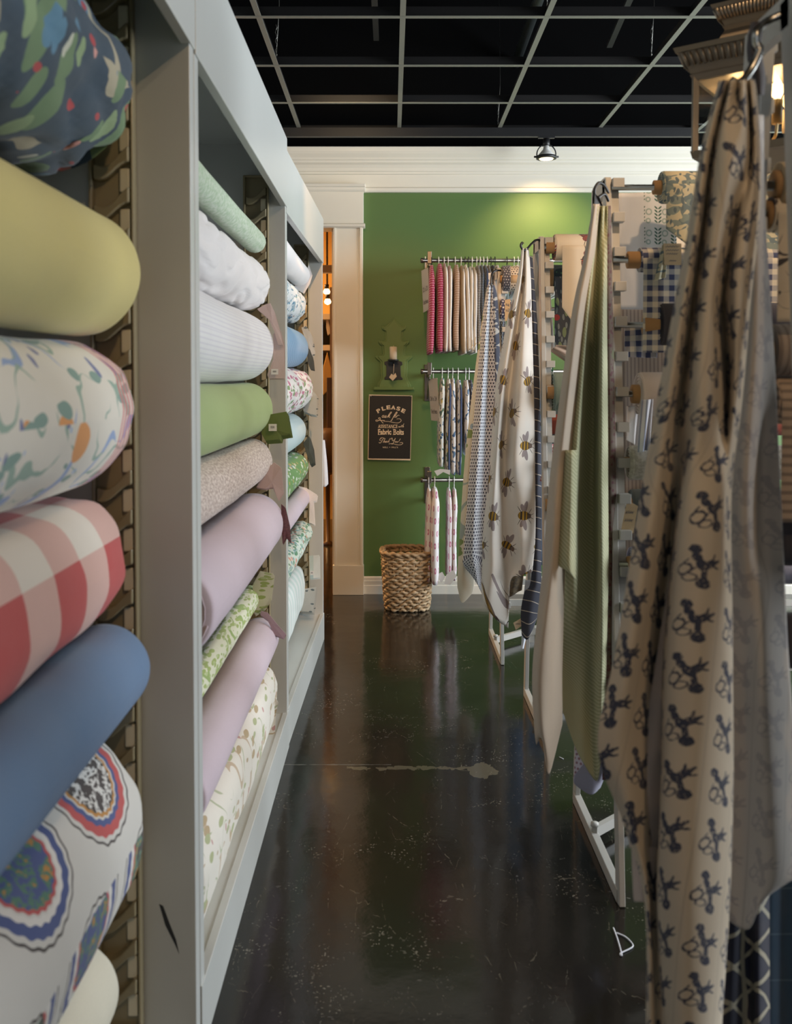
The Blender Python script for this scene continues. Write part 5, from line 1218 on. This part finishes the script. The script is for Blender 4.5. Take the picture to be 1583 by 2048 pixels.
# ------------------------------------------------------------------ ceiling track, spot lamp, pipes
TY = 5.76; tr0 = P(560, 272, TY); trz = P(900, 274, TY).z
m = MB(); m.box(-.9, 1.84, TY - .016, TY + .016, trz, GZ - .003); tag(m.build('lamp_track', black_iron), 'black lamp track running along the ceiling grid in front of the back wall', 'lamp track')
lx = P(1092, 300, TY).x
lp = empty('track_lamp', (lx, TY, trz), 'small black track lamp with a white reflector bulb, above the lit green wall', 'lamp')
m = MB(); m.box(lx - .05, lx + .05, TY - .012, TY + .012, trz - .008, trz); m.lathe([(.006, -.0), (.006, -.012), (.021, -.012), (.021, -.05), (.016, -.055)], (lx, TY, trz), 16); m.build('lamp_body', black_iron, lp)
m = MB(); m.tube([(lx - .004 + .062 * math.cos(a), TY, trz - .105 + .062 * math.sin(a)) for a in [math.pi * (-.05 + .55 * k / 10) for k in range(11)]], .004, 6); m.tube([(lx + .004 - .062 * math.cos(a), TY, trz - .105 + .062 * math.sin(a)) for a in [math.pi * (-.05 + .55 * k / 10) for k in range(11)]], .004, 6); m.build('yoke', black_iron, lp)
m = MB(); m.lathe([(.016, -.05), (.020, -.075), (.040, -.098), (.054, -.115), (.054, -.124)], (lx, TY, trz), 24); m.build('bulb', white_plastic, lp)
m = MB(); m.lathe([(.052, -.116), (.062, -.116), (.062, -.132), (.052, -.132)], (lx, TY, trz), 24)
m.tube([(lx - .075, TY, trz - .12), (lx + .075, TY, trz - .12)], .006, 8); m.build('gimbal_ring', black_iron, lp)
m = MB(); m.lathe([(.05, -.125), (.04, -.136), (.001, -.140)], (lx, TY, trz), 24); m.build('lens', par_m, lp)
GP = 'dark pipes above the ceiling grid'
m = MB(); m.tube([P(1108, -20, 3.9), P(1032, 198, 5.2)], .028, 12); a_ = m; 
m = MB(); p0 = P(1105, 0, 4.6); p1 = P(1036, 195, 6.1); m.tube([(p0.x, 4.4, 3.45), (p0.x + .02, 6.12, 3.45)], .03, 12); tag(m.build('ceiling_pipe', paint('pipe', (.03, .035, .035), .4)), 'dark round pipe running above the ceiling grid towards the back wall', 'pipe', GP)
for a, b, lb in (((748, -10), (752, 78), 'short black rod hanging above the grid left of centre'), ((1262, -10), (1218, 92), 'slanted black rod above the grid at the right')):
    m = MB(); q0 = P(a[0], a[1], 4.6); q1 = P(b[0], b[1], 5.3); m.bar(q0, q1, .03, .02); tag(m.build('ceiling_rod', paint('rod', (.03, .03, .03), .5)), lb, 'rod', 'black rods above the ceiling grid')

# ------------------------------------------------------------------ hanging lantern
LY = 2.12; LC = P(1522, 200, LY); ltn = empty('hanging_lantern', (LC.x, LY, P(1530, 312, LY).z), 'square pewter lantern with two fluted cornices and lit candle bulbs, hanging at top right', 'lantern')
ang = R(-36); ca, sa_ = math.cos(ang), math.sin(ang)
def LP(x, y, z): return (LC.x + x * ca - y * sa_, LY + x * sa_ + y * ca, z)
Zb = P(1500, 312, LY).z; Zg = P(1470, 158, LY).z; Zc = P(1400, 118, LY).z; Zu0 = P(1480, 58, LY).z; Zu1 = P(1465, 22, LY).z
bw_ = .112
def frustum(mb, w0, z0, w1, z1, mi=0):
    vs = [LP(sx * w, sy * w, z) for w, z in ((w0, z0), (w1, z1)) for sx, sy in ((-1, -1), (1, -1), (1, 1), (-1, 1))]
    mb.add(vs, [(0, 1, 2, 3), (7, 6, 5, 4), (0, 4, 5, 1), (1, 5, 6, 2), (2, 6, 7, 3), (3, 7, 4, 0)], mi)
m = MB(); frustum(m, bw_ + .004, Zb - .012, bw_ + .008, Zb + .004)
for sx, sy in ((-1, -1), (1, -1), (1, 1), (-1, 1)): m.bar(LP(sx * bw_, sy * bw_, Zb), LP(sx * bw_, sy * bw_, Zg), .012, .012, (1, 0, 0))
m.build('frame', pewter, ltn)
def cornice(name, w0, w1, z0, z1):
    m = MB(); h = z1 - z0; frustum(m, w0, z0 - .012, w0 + .006, z0); frustum(m, w0 + .002, z0, w0 + (w1 - w0) * .35, z0 + h * .3); frustum(m, w0 + (w1 - w0) * .35, z0 + h * .3, w1 * .97, z0 + h * .82); frustum(m, w1, z0 + h * .82, w1 + .004, z1)
    for s4 in range(4):
        for k in range(20):
            u = -1 + 2 * (k + .5) / 20
            def q(w, d, z): 
                a, b = [(u * w, -w - d), (w + d, u * w), (-u * w, w + d), (-w - d, -u * w)][s4]; return LP(a, b, z)
            wa = w0 + (w1 - w0) * .38; wb_ = w1 * .95; m.tube([q(wa, .003, z0 + h * .30), q((wa + wb_) / 2, .003, z0 + h * .55), q(wb_, .003, z0 + h * .80)], .0038, 6)
    return m.build(name, pewter, ltn)
cornice('lower_cornice', bw_ + .004, bw_ + .034, Zg, Zc + .012); 
m = MB(); frustum(m, bw_ - .02, Zc, .062, Zu0 - .004); m.build('neck', pewter, ltn)
cornice('upper_cornice', .062, .085, Zu0, Zu1 + .006)
m = MB(); frustum(m, .03, Zu1, .02, Zu1 + .03)
z = Zu1 + .03; k = 0
while z < GZ + .02:
    a = 0 if k % 2 else math.pi / 2; m.tube([(LC.x + .009 * math.cos(t) * math.cos(a), LY + .009 * math.cos(t) * math.sin(a), z + .012 + .016 * math.sin(t)) for t in [2 * math.pi * i / 10 for i in range(10)]], .0025, 5, 0, True); z += .026; k += 1
m.tube([(LC.x, LY, GZ), (LC.x, LY, ZC)], .004, 6); m.build('chain', pewter, ltn)
for s4 in range(4):
    m = MB(); w = bw_ - .004
    a, b = [((-w, -w), (w, -w)), ((w, -w), (w, w)), ((w, w), (-w, w)), ((-w, w), (-w, -w))][s4]
    m.prism([LP(*a, Zb + .004), LP(*b, Zb + .004), LP(*b, Zg - .01), LP(*a, Zg - .01)], Vector(LP(0, 0, 0)) - Vector(LP(0, 0, 0)) + Vector((0, .0015, 0) if s4 % 2 == 0 else (.0015, 0, 0))); m.build('glass_pane', glass_m, ltn)
m = MB(); m.tube([LP(0, 0, Zg), LP(0, 0, Zb + .035)], .004, 8); m.lathe([(.001, 0), (.012, .006), (.016, .016), (.008, .028), (.004, .034)], LP(0, 0, Zb + .012), 16)
CP = [(-.045, -.045), (.045, -.045), (.045, .045), (-.045, .045)]
for x, y in CP: m.tube([LP(*p) for p in smooth_pts([(0, 0, Zb + .03), (x * .4, y * .4, Zb + .016), (x * .9, y * .9, Zb + .03), (x, y, Zb + .06)], 5)], .0035, 6)
m.build('candle_arms', metal('antique brass', (.55, .38, .18), .3), ltn)
for x, y in CP:
    m = MB(); c = LP(x, y, 0); m.lathe([(.011, Zb + .055), (.011, Zb + .105), (.006, Zb + .108)], (c[0], c[1], 0), 14); m.build('candle_sleeve', paint('ivory sleeve', (.75, .62, .40), .5), ltn)
    m = MB(); m.lathe([(.007, Zb + .108), (.012, Zb + .122), (.010, Zb + .138), (.004, Zb + .152), (.001, Zb + .158)], (c[0], c[1], 0), 14); m.build('candle_bulb', bulb_m, ltn)
point('lantern_light', LP(-.0, -.0, Zb + .15), 20, (1, .62, .28), .05)

# ------------------------------------------------------------------ thread bits on the floor
def FP(px, py):
    d = ray(px, py); t = -CAMH / d.z; return Vector((0, 0, CAMH)) + d * t
m = MB(); m.tube([FP(x, y) + Vector((0, 0, .003)) for x, y in smooth_pts([(1226, 1858), (1234, 1880), (1243, 1912), (1240, 1909), (1262, 1898), (1264, 1890), (1250, 1876), (1232, 1868)], 4)], .0018, 6)
tag(m.build('thread_scrap', F_['tea towel']), 'looped white thread scrap on the black floor in front of the second rack', 'thread')
m = MB(); m.tube([P(x, y, 3.02) for x, y in smooth_pts([(1152, 1632), (1168, 1634), (1182, 1636), (1196, 1645), (1202, 1652)], 4)], .003, 6)
for k in range(6): m.tube([P(1180 + 3 * k, 1636 + k * 2.5, 3.02), P(1184 + 3 * k, 1630 + k * 3, 3.01)], .0012, 5)
tag(m.build('thread_scrap', F_['beige linen']), 'frayed beige thread caught on the foot of the second rack', 'thread')
m = MB(); m.tube([FP(1118, 1515) + Vector((0, 0, .002)), FP(1126, 1519) + Vector((0, 0, .002))], .0015, 6); tag(m.build('thread_scrap', F_['tea towel']), 'tiny white thread on the floor under the beige sample', 'thread')

# ------------------------------------------------------------------ the room beyond the doorway
struct('wall_back_room', (-4, .5, 9.5, 9.6, 0, 3.2), ochre_paint)
struct('wall_side_room', (.3, .4, WY + .16, 9.5, 0, 3.2), ochre_paint)
struct('wall_far_room', (-4.1, -4.0, WY, 9.6, 0, 3.2), ochre_paint)
struct('ceiling_room', (-4.1, .5, WY + .16, 9.6, 3.2, 3.3), paint('room ceiling', (.55, .40, .24), .6))
YB = 8.6
t = empty('display_shelf', (P(655, 700, YB).x, YB, 0), 'warm lit display shelf seen through the doorway', 'shelf')
for py_ in (628, 690):
    m = MB(); q = P(655, py_, YB); m.box(q.x - .5, q.x + .06, YB - .02, 9.5, q.z - .05, q.z); m.build('shelf_board', paint('warm white', (.75, .62, .42), .5), t)
for x in (P(662, 700, YB).x, P(662, 700, YB).x - .62): m = MB(); m.box(x - .01, x + .05, YB - .03, 9.5, .95, P(655, 575, YB).z); m.build('upright', paint('taupe upright', (.16, .10, .06), .5), t)
m = MB(); q = P(660, 812, 8.2); m.box(q.x - .03, q.x + .4, 8.2, 8.5, P(660, 872, 8.2).z, P(660, 755, 8.2).z); m.box(q.x + .12, q.x + .38, 8.25, 8.45, 0, P(660, 872, 8.2).z)
tag(m.build('cabinet', dark_wood, bevel=.004), 'dark brown cabinet seen through the doorway', 'cabinet')
m = MB(); m.box(P(649, 640, 7.6).x - .4, P(664, 640, 7.6).x, 7.6, 7.68, P(650, 545, 7.6).z, P(650, 535, 7.6).z + .02); tag(m.build('header_beam', paint('beam', (.45, .30, .16), .5)), 'warm brown beam across the room beyond the doorway', 'beam')
for px, py_ in ((653, 583), (655, 603)):
    c = P(px, py_, 8.0); t = empty('spot_bulb', c, 'upper warm bulb seen through the doorway' if py_ < 590 else 'lower warm bulb seen through the doorway', 'lamp', 'bulbs beyond the doorway')
    m = MB(); m.lathe([(.001, -.03), (.026, -.016), (.030, 0), (.020, .02), (.010, .03)], c, 16); m.build('bulb', mk_emit('room bulb', (1, .68, .30), 5), t)
    m = MB(); m.lathe([(.018, .02), (.020, .06), (.004, .06), (.004, 3.2 - c.z)], c, 12); m.build('socket', black_iron, t)
def rag(pts, Y, mat, label, cat, nm):
    m = MB(); m.prism([P(x, y, Y) for x, y in pts], (0, .012, 0)); o = m.build(nm, F_[mat], None, bevel=.003); tag(o, label, cat)
rag(((646, 735), (654, 704), (661, 735), (663, 775), (646, 790)), 8.3, 'ochre cloth', 'ochre garment on a hanger seen through the doorway', 'garment', 'hanging_garment')
rag(((652, 640), (657, 640), (659, 652), (661, 667), (655, 671), (652, 655)), 8.60, 'paper tag', 'cream price tag hanging under the shelf beyond the doorway', 'tag', 'price_tag')
hang(5.045, [(880, [(640, 0), (645, -.01), (649, 0)]), (930, [(640, 0), (647, -.01), (654, 0)]), (970, [(640, 0), (649, -.01, 4), (656, 0, -2)])], 'tea towel', 'white cloth corner poking out beyond the far bookcase end', grp=None)
m = MB(); m.lathe([(.05, 0), (.13, .02), (.16, .2), (.12, .34), (.07, .38)], (P(655, 920, 8.0).x, 8.0, .62), 20); m.lathe([(.09, 0), (.02, .03), (.02, .6), (.10, .63)], (P(655, 920, 8.0).x, 8.0, 0), 16); tag(m.build('pedestal_urn', dark_wood), 'dark rounded urn on a pedestal beyond the doorway', 'urn')
area('room_warm_light', (-2.6, 8.4, 3.1), (0, 0, 0), 1.4, 1.4, 330, (1, .60, .26))
